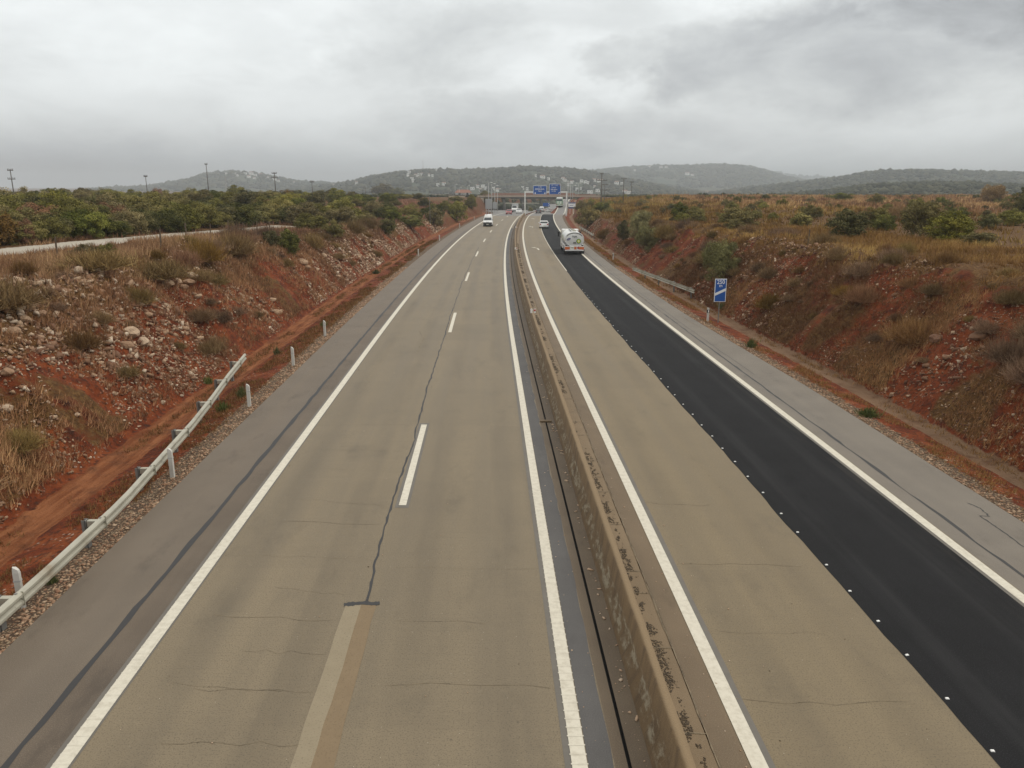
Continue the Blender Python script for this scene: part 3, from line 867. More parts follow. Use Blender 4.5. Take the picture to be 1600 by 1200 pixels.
# ------------------------------------------------------------------ guard rails
def rail_mesh(pts, h):
    """W-beam swept along ground points (x,y,z); returns MB"""
    prof = [(.0, .155), (.045, .145), (.08, .105), (.08, .055), (.02, .02), (.02, -.02), (.08, -.055), (.08, -.105), (.045, -.145), (.0, -.155)]
    P = [Vector(p) for p in pts]; rings = []
    for i, p in enumerate(P):
        t = (P[min(i + 1, len(P) - 1)] - P[max(i - 1, 0)]); t.z = 0; t.normalize()
        nrm = Vector((t.y, -t.x, 0))
        front = [p + nrm * (a + .0) + Vector((0, 0, h + b)) for a, b in prof]
        back = [p + nrm * (a - .012) + Vector((0, 0, h + b)) for a, b in reversed(prof)]
        rings.append(front + back)
    return MB().loft(rings)
def guard_rail(name, label, dy, h, post_every, side, group=None, zdrop=None):
    base = dy[0]
    P = []
    n = 30
    D = [p[0] for p in dy]; Yv = [p[1] for p in dy]; Hh = [p[2] for p in dy]
    for k in range(n + 1):
        Y = Yv[0] + (Yv[-1] - Yv[0]) * k / n
        P.append((float(C(Y)) + float(np.interp(Y, Yv, D)), Y, float(np.interp(Y, Yv, Hh))))
    t = thing(name, label, 'guard rail', (0, 0, 0), 0, group)
    rail_mesh(P if side > 0 else [p for p in P], 0).build('rail_beam', M['galv'], t)
    Y = Yv[0] + 1.2
    while Y < Yv[-1] - .3:
        x = float(C(Y)) + float(np.interp(Y, Yv, D)); z = float(np.interp(Y, Yv, Hh))
        xo = -.30 * side
        g0 = terr1(x + xo, Y) - .15
        b = MB()
        b.box((x + xo, Y, (g0 + z + .13) / 2), (.03, .14, z + .13 - g0)); b.box((x + xo - .045, Y - .062, (g0 + z + .13) / 2), (.09, .016, z + .13 - g0)); b.box((x + xo - .045, Y + .062, (g0 + z + .13) / 2), (.09, .016, z + .13 - g0))
        po = b.build('post', M['galv_dark'], t)
        MB().box((x + xo / 2 + .01 * side, Y, z + .04), (abs(xo) - .05, .12, .16)).build('spacer', M['galv'], po, .01)
        MB().box((x + .005 * side, Y + .05, z + .158), (.05, .05, .012)).build('bolt', M['galv_dark'], po)
        for zz in (-.09, -.05, .05, .09):
            for yy in (-.11, .11):
                MB().box((x + .055 * side, Y + yy, z + zz), (.05, .026, .02)).build('bolt', M['galv'], po)
        MB().box((x + .05 * side, Y + .16, z), (.072, .008, .3)).build('splice_edge', M['galv'], po)
        Y += post_every
    return t
guard_rail('guard_rail', 'pale steel guard rail curving away from the road into the red bank', [(-9.15, 5.0, .52), (-9.2, 14., .52), (-9.35, 18., .50), (-9.72, 21.3, .48), (-10.1, 24.7, .45), (-10.62, 28.2, .40), (-11.25, 32., .35), (-11.85, 36.3, .32)], .5, 3.55, 1)
def rail_from_px(label, a, b, za, zb, sag):
    A = at_z(*a, za); B = at_z(*b, zb)
    pts = []
    lo, hi = (A, B) if A[1] < B[1] else (B, A)
    for k in range(7):
        f = k / 6; Y = lo[1] + (hi[1] - lo[1]) * f
        X = lo[0] + (hi[0] - lo[0]) * f; z = lo[2] + (hi[2] - lo[2]) * f
        pts.append((X - float(C(Y)) + sag * math.sin(math.pi * f), Y, z - .15))
    return guard_rail('guard_rail', label, pts, .5, 4., -1)
rail_from_px('straight pale guard rail in the verge just before the 250 m sign', (1084, 452), (988, 417), .62, .66, 0)
rail_from_px('short pale guard rail in the verge beside the tanker cab', (927, 366), (905, 353), .62, .62, 0)

# ------------------------------------------------------------------ road studs
st = None
sy = [9.89, 11.12, 12.35, 13.48, 14.64, 15.8, 17.49, 18.61, 20.03, 21.26]
while sy[-1] < 62: sy.append(sy[-1] + 1.25 + .02 * (sy[-1] - 20) * random.random())
for k, Y in enumerate(sy):
    if st is None:
        b = MB().box((0, 0, .010), (.065, .045, .018), 0, .75)
        st = b.build('road_stud', M['white_refl'], None, .004)
        o = st
    else:
        o = st.copy(); COL.objects.link(o)
    o.location = (float(C(Y)) + 7.60 + random.uniform(-.02, .02), Y, .004); o.rotation_euler = (0, 0, random.uniform(-.25, .25))
    tag(o, 'small white road stud on the edge of the black asphalt', 'road stud', 'road studs along the asphalt joint')

# ------------------------------------------------------------------ 250 m sign
Y = 48.5; d = 14.6
t = thing('countdown_sign', 'blue countdown sign reading 250 m with one white slanted bar', 'road sign', (float(C(Y)) + d, Y, gz(d, Y) - .1), 0)
MB().tube([(0, .05, 0), (0, .05, 2.85)], .032).build('pole', M['galv_dark'], t)
pn = MB().box((0, 0, 2.17), (.74, .035, 1.46)).build('panel', M['sign_white'], t, .015)
MB().box((0, -.0205, 2.17), (.66, .008, 1.38)).build('blue_field', M['sign_blue'], pn)
MB().add([(-.33, -.03, 1.83), (.33, -.03, 2.14), (.33, -.03, 2.31), (-.33, -.03, 2.0), (-.33, -.024, 1.83), (.33, -.024, 2.14), (.33, -.024, 2.31), (-.33, -.024, 2.0)],
         [(0, 1, 2, 3), (7, 6, 5, 4), (0, 4, 5, 1), (2, 6, 7, 3), (1, 5, 6, 2), (0, 3, 7, 4)]).build('slanted_bar', M['sign_white'], pn)
text_part('250', .36, M['sign_white'], pn, (0, -.03, 2.69), xs=.92)
text_part('m', .28, M['sign_white'], pn, (0, -.03, 2.47))

# ------------------------------------------------------------------ gantry with two direction signs
Y = 229.0
xl, xr_ = float(C(Y)) + 2.72, float(C(Y)) + 14.75
zl_, zr_ = float(zroad(Y)), gz(14.75, Y)
t = thing('sign_gantry', 'white portal gantry spanning the carriageway with two blue direction signs', 'sign gantry', (xl, Y, zl_))
W = xr_ - xl; HB = 6.55
MB().box((0, 0, HB / 2), (.34, .34, HB)).build('leg', M['white_steel'], t, .02)
MB().box((W, 0, (HB + zr_ - .3) / 2 + 0), (.34, .34, HB - zr_ + .3)).build('leg', M['white_steel'], t, .02)
MB().box((W / 2, 0, HB + .18), (W + .34, .34, .36)).build('beam', M['white_steel'], t, .02)
def dir_sign(cx, w, z0, z1, lines, arrows):
    p = MB().box((cx, -.28, (z0 + z1) / 2), (w, .08, z1 - z0)).build('sign_panel', M['sign_white'], t, .03)
    MB().box((cx, -.325, (z0 + z1) / 2), (w - .16, .012, z1 - z0 - .16)).build('blue_field', M['sign_blue'], p)
    for (s, x, z, size) in lines: text_part(s, size, M['sign_white'], p, (cx + x, -.34, z), depth=.006)
    for (x, z, ang) in arrows:
        b = MB(); c_, s_ = math.cos(ang), math.sin(ang)
        pts = [(-.08, .3), (.08, .3), (.08, -.02), (.24, -.02), (0, -.32), (-.24, -.02), (-.08, -.02)]
        R = [(cx + x + a * c_ - bb * s_, z + a * s_ + bb * c_) for a, bb in pts]
        b.prism(R, -.345, -.333, axis='y'); b.build('arrow', M['sign_white'], p)
cx1 = (843.5 - 800) / 1200 * zc_of(Y, 6.5) - xl; cx2 = (867 - 800) / 1200 * zc_of(Y, 6.5) - xl
dir_sign(cx1, 3.9, 6.05, 8.5, [('A 22', 0, 8.15, .5), ('ESPANHA', -.05, 7.52, .62), ('Faro', 0, 6.98, .55)], [(-1.35, 6.42, 0), (1.45, 6.42, 0)])
dir_sign(cx2, 3.3, 6.05, 9.0, [('IC 1  A 2', -.1, 8.6, .5), ('Lisboa', -.35, 8.0, .5), ('Albufeira', -.3, 7.45, .52), ('N 125', -.4, 6.92, .46)], [(1.2, 6.5, rad(135))])
MB().box((cx2 + 1.35, -.336, 8.62), (.34, .012, .4)).build('brown_patch', M['tile'], t)

# backs of the big signs facing the other carriageway
def back_sign(label, px0, px1, y0, y1, Y, feet):
    s = zc_of(Y) / 1200
    x0, x1 = (px0 - 800) * s, (px1 - 800) * s
    z0, z1 = CAM_H + (291 - y1) * zc_of(Y) / 1239, CAM_H + (291 - y0) * zc_of(Y) / 1239
    gx = terr1((x0 + x1) / 2, Y)
    t = thing('road_sign_back', label, 'road sign', ((x0 + x1) / 2, Y, gx))
    w = x1 - x0
    MB().box((0, .06, (z0 + z1) / 2 - gx), (w, .06, z1 - z0)).build('panel', M['sign_back'], t, .02)
    for f in feet:
        MB().box((f * w, -.04, (z1 - gx) / 2 - .2), (.14, .12, z1 - gx + .2)).build('post', M['sign_back'], t)
    for k in range(3):
        MB().box((0, .0, z0 - gx + (z1 - z0) * (.2 + .3 * k)), (w - .05, .05, .08)).build('stiffener', M['sign_back'], t)
back_sign('tall grey back of a large road sign on posts before the overpass', 758.5, 768.6, 310.5, 326.5, 246, (-.38, 0, .38))
back_sign('lower grey back of a road sign behind the taller one', 769.8, 776.5, 316, 326, 262, (-.3, .3))

# small banded sign by the slip road
Y = 256.; s = zc_of(Y) / 1200
gx = terr1((893.5 - 800) * s, Y)
t = thing('information_sign', 'pale information sign with navy bands on two posts right of the gantry'.replace('right of', 'beside'), 'road sign', ((893.5 - 800) * s, Y, gx))
zb = CAM_H + (291 - 326) * zc_of(Y) / 1239 - gx; ztp = CAM_H + (291 - 316) * zc_of(Y) / 1239 - gx
p = MB().box((0, 0, (zb + ztp) / 2), (2.3, .06, ztp - zb)).build('panel', M['sign_white'], t, .02)
MB().box((0, -.036, zb + .28), (2.3, .01, .5)).build('navy_band', M['sign_navy'], p)
MB().box((0, -.036, ztp - .2), (2.3, .01, .36)).build('navy_band', M['sign_navy'], p)
MB().box((-.2, -.036, (zb + ztp) / 2 + .05), (1.2, .01, .14)).build('printed_line', M['sign_navy'], p)
for x in (-.6, .6): MB().box((x, .06, zb / 2 - .2), (.1, .08, zb + .4 + ztp - zb)).build('post', M['white_steel'], t)

# blue gore arrow board
Y = 318.; s = zc_of(Y) / 1200
X = (853.5 - 800) * s; gx = float(zroad(Y)) + .0
t = thing('gore_arrow_sign', 'blue board with a white chevron where the slip road splits off', 'road sign', (X, Y, gx))
zb = CAM_H + (291 - 322.5) * zc_of(Y) / 1239 - gx; ztp = CAM_H + (291 - 317) * zc_of(Y) / 1239 - gx
p = MB().box((0, 0, (zb + ztp) / 2), (2.7, .06, ztp - zb)).build('panel', M['sign_blue'], t, .02)
MB().add([(.7, -.04, zb + .1), (1.25, -.04, (zb + ztp) / 2), (.7, -.04, ztp - .1), (.95, -.04, ztp - .1), (1.33, -.04, (zb + ztp) / 2), (.95, -.04, zb + .1)], [(0, 1, 4, 5), (1, 2, 3, 4)]).build('chevron', M['sign_white'], p)
for x in (-.9, .9): MB().box((x, .07, zb / 2), (.12, .1, zb + .6)).build('post', M['galv_dark'], t)

# ------------------------------------------------------------------ overpass
YB = 400.; sB = zc_of(YB) / 1200
t = thing('overpass', 'concrete road overpass with rusty parapets crossing the motorway', 'bridge', ((850 - 800) * sB, YB, 0))
x0, x1 = (746 - 850) * sB, (940 - 850) * sB
zt_ = CAM_H - (305.8 - 291) * zc_of(YB) / 1239; zs_ = CAM_H - (309 - 291) * zc_of(YB) / 1239
MB().box(((x0 + x1) / 2, 4.5, (zt_ + zs_) / 2 - .05), (x1 - x0, 9.0, zt_ - zs_ - .1)).build('deck', M['pier'], t, .05)
MB().box(((x0 + x1) / 2, -.12, zt_ - .22), (x1 - x0, .24, .62)).build('edge_beam', M['bridge'], t, .03)
MB().box(((x0 + x1) / 2, .1, zt_ + .42), (x1 - x0 - 6, .1, .5)).build('parapet', M['bridge_rail'], t)
MB().box(((x0 + x1) / 2 - 3, 9.0, zt_ + .75), (x1 - x0 - 20, .1, 1.1)).build('parapet', M['bridge_rail'], t)
for px in (788, 817, 846, 874):
    for yy in (2.0, 7.0):
        g0 = float(zroad(YB)) - .6
        MB().tube([((px - 850) * sB, yy, g0), ((px - 850) * sB, yy, zs_)], .55, 12).build('pier', M['pier'], t, smooth=True)
MB().box(((845 - 850) * sB, 4.5, zs_ - .35), ((874 - 788) * sB + 3, 7.5, .7)).build('cross_beam', M['pier'], t, .04)
for px, sg in ((753, 1), (932, -1)):
    xx = (px - 850) * sB
    b = MB().box((xx - sg * 3, 4.5, zs_ / 2 - 2.), (8, 9.4, zs_ + 4.0)); b.build('abutment', M['bridge'], t)

# median guard rail seen under the bridge
for px0, px1, Y, lab in ((789, 812, 372, 'pale rail under the overpass behind the approaching red car'), (816, 842, 378, 'pale rail under the overpass behind the dark car')):
    s = zc_of(Y) / 1200; zz = CAM_H - (317.5 - 291) * zc_of(Y) / 1239
    g0 = float(zroad(Y))
    tt = thing('guard_rail', lab, 'guard rail', ((px0 + px1) / 2 * s - 800 * s, Y, g0))
    w = (px1 - px0) * s
    MB().box((0, 0, zz - g0), (w, .12, .34)).build('rail_beam', M['galv'], tt, .02)
    for f in (-.45, -.15, .15, .45): MB().box((f * w, .12, (zz - g0) / 2), (.14, .1, zz - g0)).build('post', M['galv_dark'], tt)

# ------------------------------------------------------------------ lamps, poles, masts
def lamp(label, px, ytop, Y, arms=1, group='street lamps around the interchange'):
    s = zc_of(Y) / 1200; X = (px - 800) * s; g0 = terr1(X, Y); h = CAM_H + (291 - ytop) * zc_of(Y) / 1239 - g0
    t = thing('street_lamp', label, 'street lamp', (X, Y, g0), 0, group)
    MB().tube([(0, 0, -.2), (0, 0, h)], [.13, .07], 8).build('pole', M['grey_steel'], t, smooth=True)
    for sg in ((1,) if arms == 1 else (1, -1)):
        a = MB().tube([(0, 0, h - .05), (sg * .7, 0, h + .12)], .045, 6).build('arm', M['grey_steel'], t)
        MB().box((sg * 1.0, 0, h + .1), (.8, .3, .16), 0, .7).build('lamp_head', M['white_steel'], a, .03)
for a in (('tallest slim street lamp rising above the large sign back', 763.5, 285.5, 262, 1), ('slim street lamp second in the row behind the sign backs', 768.6, 287.5, 276, 1),
          ('slim street lamp third in the row behind the sign backs', 773.2, 290.3, 292, 1), ('slim street lamp at the far end of the row behind the sign backs', 777.5, 295.5, 312, 1),
          ('double armed street lamp behind the small information sign', 890.8, 283.5, 300, 2), ('slim street lamp beside the double armed one', 894.5, 290, 318, 1),
          ('slim street lamp close to the gantry leg', 886.8, 284.5, 282, 1), ('pale tall street lamp standing beyond the overpass end', 903.3, 286.5, 430, 2),
          ('thin street lamp on the overpass approach behind the red roof', 711.5, 288, 430, 1), ('thin street lamp over the red roofed house', 730.5, 290.2, 440, 1), ('thin street lamp beside the tall approach bank', 717.8, 293, 420, 1)):
    lamp(*a)

def pole(label, px, ytop, ybase, Y, arms=(), r=.15, kind='power_pole', mat='dark_pole'):
    s = zc_of(Y) / 1200; X = (px - 800) * s; g0 = terr1(X, Y); h = CAM_H + (291 - ytop) * zc_of(Y) / 1239 - g0
    t = thing(kind, label, 'power pole', (X, Y, g0))
    MB().tube([(0, 0, -.3), (0, 0, h)], [r * .8, r * .5], 8).build('pole_shaft', M[mat], t, smooth=True)
    for (f, w) in arms:
        a = MB().box((0, 0, h * f), (w, .14, .16)).build('crossarm', M['dark_pole'], t)
        for q in (-.46, -.2, .2, .46): MB().tube([(q * w, 0, h * f + .08), (q * w, 0, h * f + .36)], .06, 6).build('insulator', M['dark_pole'], a)
    return t
pole('tall dark power pole with crossarm beside the overpass end', 938.6, 270.5, 310, 230, ((.78, 3.2), (.97, 1.0)), .22)
pole('shorter power pole with two crossarms beside the tall dark one', 943.6, 288, 310, 260, ((.98, 2.2), (.7, 3.4)), .13)
pole('dark power pole standing alone on the brown plateau', 973, 278.5, 309, 260, ((.97, 1.8),), .2)
pole('thin power pole, last of the line on the brown plateau', 985.5, 283.5, 309, 300, ((.95, 1.4),), .17)
pole('tallest power pole rising from the green thicket before the far village', 330, 257, 295, 210, ((.99, .7),), .17)
pole('dark power pole above the thicket with boxes on its top', 433.8, 269.5, 300, 210, ((.96, 1.3), (.8, 1.6)), .19)
pole('short power pole above the thicket near the big round tree', 490.5, 283, 300, 230, ((.95, 1.2),), .17)
pole('thin power pole sticking out of the thicket', 235.8, 274.5, 295, 180, ((.96, .8),), .13)
pole('power pole with crossarm peeking over the thicket by the picture edge'.replace(' by the picture edge', ' at its dark end'), 29.5, 265, 290, 170, ((.97, 1.2), (.72, 1.6)), .17)
pole('slender pole standing among shrubs near the cut bank', 672.5, 306, 331, 150, (), .1)
pole('slender pole before the big round tree', 573.0, 291, 310, 200, (), .1)
pole('dark pole above the far right-hand plateau'.replace('right-hand ', '') + ' beside the last dark trees', 1597, 264, 290, 150, ((.95, .8),), .13)
pole('slender pole among the shrubs below the red roofed house', 701.0, 302, 330, 220, (), .1)
# lattice masts
def mast(label, px, ytop, ybase, Y, zbase=None):
    s = zc_of(Y) / 1200; X = (px - 800) * s
    z0 = zbase if zbase is not None else terr1(X, Y); h = CAM_H + (291 - ytop) * zc_of(Y) / 1239 - z0
    t = thing('lattice_mast', label, 'mast', (X, Y, z0)); w = h * .045
    b = MB()
    for sx, sy_ in ((-1, -1), (1, -1), (1, 1), (-1, 1)): b.tube([(sx * w, sy_ * w, -1), (sx * w * .3, sy_ * w * .3, h)], w * .13, 5)
    n = 12
    for k in range(n):
        z0_, z1_ = h * k / n, h * (k + 1) / n; a = w * (1 - .7 * k / n); c = w * (1 - .7 * (k + 1) / n)
        for q in range(2):
            sg = 1 if (k + q) % 2 else -1
            b.tube([(-a * sg, (-a, a)[q], z0_), (c * sg, (-c, c)[q], z1_)], w * .08, 4)
    b.build('lattice', M['grey_steel'], t)
mast('pale lattice mast above the thicket before the far village', 355.5, 276, 296, 420)

# ------------------------------------------------------------------ red-roofed house by the overpass approach
def house(label, X, Y, z, w, dpt, h, rz, group=None, name='house', roof='tile', flat=False):
    t = thing(name, label, 'house', (X, Y, z), rz, group)
    wl = MB().box((0, 0, h / 2 - 1), (w, dpt, h + 2)).build('wall', M['house'], t)
    if not flat:
        b = MB(); e = .5
        b.add([(-w / 2 - e, -dpt / 2 - e, h + .02), (w / 2 + e, -dpt / 2 - e, h + .02), (w / 2 + e, dpt / 2 + e, h + .02), (-w / 2 - e, dpt / 2 + e, h + .02), (-w / 2 + dpt * .2, 0, h + dpt * .28), (w / 2 - dpt * .2, 0, h + dpt * .28)],
              [(0, 1, 5, 4), (2, 3, 4, 5), (1, 2, 5), (3, 0, 4), (3, 2, 1, 0)])
        b.build('roof', M[roof], t)
    else:
        MB().box((0, 0, h + .2), (w + .3, dpt + .3, .4)).build('roof', M['house'], t)
    nw = max(2, int(w / 3.5))
    for k in range(nw):
        MB().box((-w / 2 + w * (k + .5) / nw, -dpt / 2 - .015, h * .55), (1.1, .03, 1.3)).build('window', M['glass'], t)
    return t
Y = 430.; s = zc_of(Y) / 1200
X = (724 - 800) * s; house('low house with a red tiled roof beside the overpass approach', X, Y, CAM_H - (304.5 - 291) * zc_of(Y) / 1239, 8.5, 6, 1.1, .1)
w = at(707, 311)
Yw = 395.; s = zc_of(Yw) / 1200
t = thing('retaining_wall', 'pale stone retaining wall below the red roofed house', 'wall', ((714 - 800) * s, Yw, 2.0))
MB().box((0, 0, .4), (8.0, .6, 2.6)).build('wall_body', M['bridge'], t, .05)
MB().box((1., -.05, 2.1), (12, .12, .35)).build('dark_rail', M['dark_plastic'], t)

# ------------------------------------------------------------------ vehicles
def wheels(t, pos, r, w, rimf=.58):
    for x, y in pos:
        ty = MB().wheel(x, y, r, w).build('wheel', M['black'], t, smooth=True)
        sg = 1 if x > 0 else -1
        MB().loft([[(x + sg * w * .42, y + r * rimf * math.cos(a), r + r * rimf * math.sin(a)) for a in np.linspace(0, 6.283, 13)[:-1]],
                   [(x + sg * w * .52, y + r * rimf * .55 * math.cos(a), r + r * rimf * .55 * math.sin(a)) for a in np.linspace(0, 6.283, 13)[:-1]]]).build('rim', M['rim'], ty)

def vehicle_at(d, Y, oncoming=False, zf=zroad):
    X = float(C(Y)) + d
    rz = -math.atan(Cslope(Y)) + (math.pi if oncoming else 0)
    t = (X, Y, float(zf(Y)) + .012)
    return t, rz

def panel(b, pts, nrm, th=.012):
    """thin slab over a polygon, pushed out along nrm"""
    n = len(pts); N = Vector(nrm).normalized()
    P = [Vector(p) for p in pts]
    vs = [p + N * th for p in P] + [p - N * .01 for p in P]
    fs = [tuple(range(n)), tuple(reversed(range(n, 2 * n)))] + [((i + 1) % n, i, i + n, (i + 1) % n + n) for i in range(n)]
    b.add(vs, fs)

def car(name, label, cat, d, Y, paint, L=4.2, W=1.76, H=1.45, kind='hatch', oncoming=False, zf=zroad, dark_low=False):
    loc, rz = vehicle_at(d, Y, oncoming, zf)
    t = thing(name, label, cat, loc, rz)
    h = L / 2
    belt = .62 * H if kind != 'van' else .52 * H
    if kind == 'hatch':
        pr = [(-h, .32), (-h - .0, .62), (-h + .08, .93), (-h + .35, H - .06), (-h + .7, H), (h - 2.35, H), (h - 1.9, H - .06), (h - 1.05, .96), (h - .25, .78), (h, .6), (h, .3), (h - .1, .22), (-h + .1, .22)]
        fw = ((h - 1.86, H - .09), (h - 1.14, .99)); rw = ((-h + .33, H - .10), (-h + .12, .98))
        side = [(-h + .55, .97), (-h + .72, H - .1), (h - 2.3, H - .1), (h - 1.45, .97)]
    elif kind == 'estate':
        pr = [(-h, .32), (-h, .66), (-h + .12, .95), (-h + .62, H - .05), (-h + .95, H), (h - 2.3, H), (h - 1.85, H - .06), (h - 1.1, .94), (h - .25, .78), (h, .58), (h, .3), (h - .1, .22), (-h + .1, .22)]
        fw = ((h - 1.82, H - .09), (h - 1.18, .97)); rw = ((-h + .57, H - .1), (-h + .19, .99))
        side = [(-h + .75, .97), (-h + 1.0, H - .1), (h - 2.3, H - .1), (h - 1.45, .97)]
    else:   # van with raised rounded roof
        pr = [(-h, .4), (-h, 1.2), (-h + .06, H - .25), (-h + .3, H - .02), (h - 2.6, H), (h - 2.0, H - .22), (h - 1.75, H * .76), (h - .95, 1.22), (h - .2, 1.02), (h, .82), (h, .36), (h - .1, .28), (-h + .1, .28)]
        fw = ((h - 1.66, H * .735), (h - .99, 1.26)); rw = ((-h + .035, H * .74), (-h - .0, 1.25))
        side = [(h - 2.6, 1.22), (h - 2.5, H * .72), (h - 1.85, H * .72), (h - 1.3, 1.22)]
    k = .22
    b = MB().prism(pr, -W / 2, W / 2, 'x', k, belt)
    b.build('body', M[paint], t, .06, seg=2)
    def X(z): return W / 2 - k * max(0, z - belt)
    for nm, (top, bot) in (('windscreen', fw), ('rear_window', rw)):
        b = MB(); sg = 1 if nm == 'windscreen' else -1
        a = .1
        P = [(-X(bot[1]) + a, bot[0], bot[1]), (X(bot[1]) - a, bot[0], bot[1]), (X(top[1]) - a, top[0], top[1]), (-X(top[1]) + a, top[0], top[1])]
        ez = Vector((0, top[0] - bot[0], top[1] - bot[1])).cross(Vector((1, 0, 0)))
        nv = Vector((0, abs(ez.y) * sg, abs(ez.z)))
        panel(b, P, nv, .02); b.build(nm, M['glass'], t)
    for sg in (-1, 1):
        b = MB(); panel(b, [(sg * X(z), y, z) for y, z in side], (sg, 0, k), .012); b.build('side_window', M['glass'], t)
        b = MB().box((sg * (W / 2 - .24), h + .0, .70 if kind != 'van' else .92), (.36, .09, .17)); b.build('headlight', M['lamp_clear'], t, .03)
        b = MB().box((sg * (W / 2 - .17), -h + .02, .82), (.26, .09, .22)); b.build('tail_light', M['lamp_red'], t, .02)
        b = MB().box((sg * (W / 2 + .1), fw[1][0] - .1, fw[1][1] + .06), (.22, .12, .17)); b.build('mirror', M['dark_plastic' if kind == 'van' else paint], t, .04)
    MB().box((0, h - .0, .44 if kind != 'van' else .55), (W - .06, .16, .30 if kind != 'van' else .52)).build('front_bumper', M['dark_plastic' if (kind == 'van' or dark_low) else paint], t, .05)
    MB().box((0, -h + .0, .42), (W - .06, .16, .26)).build('rear_bumper', M['dark_plastic' if kind == 'van' else paint], t, .05)
    MB().box((0, h + .088, .46), (.5, .012, .11)).build('number_plate', M['plate'], t)
    MB().box((0, -h - .088, .62 if kind == 'hatch' else .5), (.5, .012, .11)).build('number_plate', M['plate'], t)
    MB().box((0, h + .005, .76 if kind != 'van' else .93), (W * .42, .05, .09)).build('grille', M['dark_plastic'], t)
    r = .31 if kind != 'van' else .33
    MB().box((0, 0, .3), (W - .12, L - .5, .22)).build('underbody', M['black'], t)
    wheels(t, [(sx * (W / 2 - .1), yy, ) for sx in (-1, 1) for yy in (-h + .8, h - .85)], r, .21)
    return t
v = car('van', 'white high-roofed van coming along the pale concrete lanes', 'van', -3.75, 168.6, 'white_car', 4.7, 1.88, 2.45, 'van', True)
MB().box((.3, .2, 2.47), (.36, .3, .07)).build('roof_vent', M['white_plastic'], v, .02)
car('estate_car', 'silver white estate car ahead of the tanker on the black lane', 'car', 8.1, 161.0, 'white_car', 4.4, 1.78, 1.45, 'estate')
car('red_car', 'red car coming out from under the overpass', 'car', -3.05, 247, 'red_car', 3.9, 1.7, 1.45, 'hatch', True)
car('white_car', 'small white car overtaking in the oncoming inner lane', 'car', -.75, 262, 'white_car', 4.1, 1.74, 1.45, 'hatch', True)
car('dark_car', 'dark grey car driving away close to the median', 'car', 5.8, 262, 'dark_car', 4.3, 1.78, 1.42, 'estate')
car('white_van', 'tiny white van driving away beyond the dark grey car', 'van', 5.4, 300, 'white_car', 4.6, 1.85, 1.95, 'van')
car('pale_car', 'tiny pale car beneath the blue chevron board', 'car', 8.0, 296, 'white_car', 4.2, 1.76, 1.45, 'hatch')

# small lorry behind the red car
loc, rz = vehicle_at(-3.6, 284, True)
t = thing('lorry', 'white box lorry following the red car', 'lorry', loc, rz)
MB().prism([(1.0, .5), (1.0, 2.3), (1.5, 2.4), (2.6, 1.5), (3.0, 1.2), (3.0, .5)], -1., 1., 'x', .06, 1.3).build('cab', M['white_car'], t, .05)
b = MB(); panel(b, [(-.82, 2.52, 1.56), (.82, 2.52, 1.56), (.8, 1.58, 2.34), (-.8, 1.58, 2.34)], (0, 1, 1.4), .03); b.build('windscreen', M['glass'], t)
MB().box((0, -1.1, 1.85), (2.1, 4.0, 2.3)).build('cargo_box', M['sign_back'], t, .04)
MB().box((0, 3.0, .62), (2.0, .14, .4)).build('front_bumper', M['dark_plastic'], t, .04)
for sg in (-1, 1): MB().box((sg * .75, 3.03, .95), (.34, .08, .2)).build('headlight', M['lamp_clear'], t, .02)
MB().box((0, -.2, .55), (1.5, 5.6, .22)).build('chassis', M['black'], t)
wheels(t, [(sx * .85, yy) for sx in (-1, 1) for yy in (1.9, -1.9)], .38, .24)

# bus on the slip road
loc, rz = vehicle_at(12.35, 290, False, zramp)
t = thing('bus', 'green and cream bus climbing the slip road by the gantry', 'bus', loc, rz)
pr = [(-4.6, .45), (-4.7, 1.2), (-4.62, 2.9), (-4.4, 3.1), (4.3, 3.1), (4.6, 2.8), (4.7, 1.3), (4.7, .4)]
MB().prism(pr, -1.22, 1.22, 'x', .05, 1.4).build('body', M['green_bus'], t, .1)
MB().box((0, .2, 3.2), (2.1, 8.2, .26)).build('roof_pod', M['white_car'], t, .08)
MB().box((0, -4.60, 2.93), (2.0, .2, .42)).build('roof_edge', M['white_car'], t, .05)
b = MB(); panel(b, [(-1.05, -4.665, 2.2), (1.05, -4.665, 2.2), (1.0, -4.63, 2.72), (-1.0, -4.63, 2.72)], (0, -1, .1), .03); b.build('rear_window', M['glass'], t)
for sg in (-1, 1):
    MB().box((sg * .48, -4.70, 1.55), (.72, .05, .95)).build('cream_panel', M['bus_panel'], t, .05)
    MB().box((sg * 1.0, -4.72, .95), (.22, .06, .34)).build('tail_light', M['lamp_red'], t, .02)
    b = MB(); panel(b, [(sg * 1.2, -4.0, 1.55), (sg * 1.2, 4.0, 1.55), (sg * 1.16, 4.0, 2.6), (sg * 1.16, -4.0, 2.6)], (sg, 0, .05), .03); b.build('side_window', M['glass'], t)
MB().box((0, -4.66, .6), (2.36, .16, .32)).build('rear_bumper', M['bus_panel'], t, .04)
MB().box((0, -4.76, .95), (.5, .02, .12)).build('number_plate', M['plate'], t)
MB().box((0, 0, .42), (2.1, 8.6, .3)).build('underbody', M['black'], t)
wheels(t, [(sx * 1.08, yy) for sx in (-1, 1) for yy in (2.9, -2.7)], .46, .28)

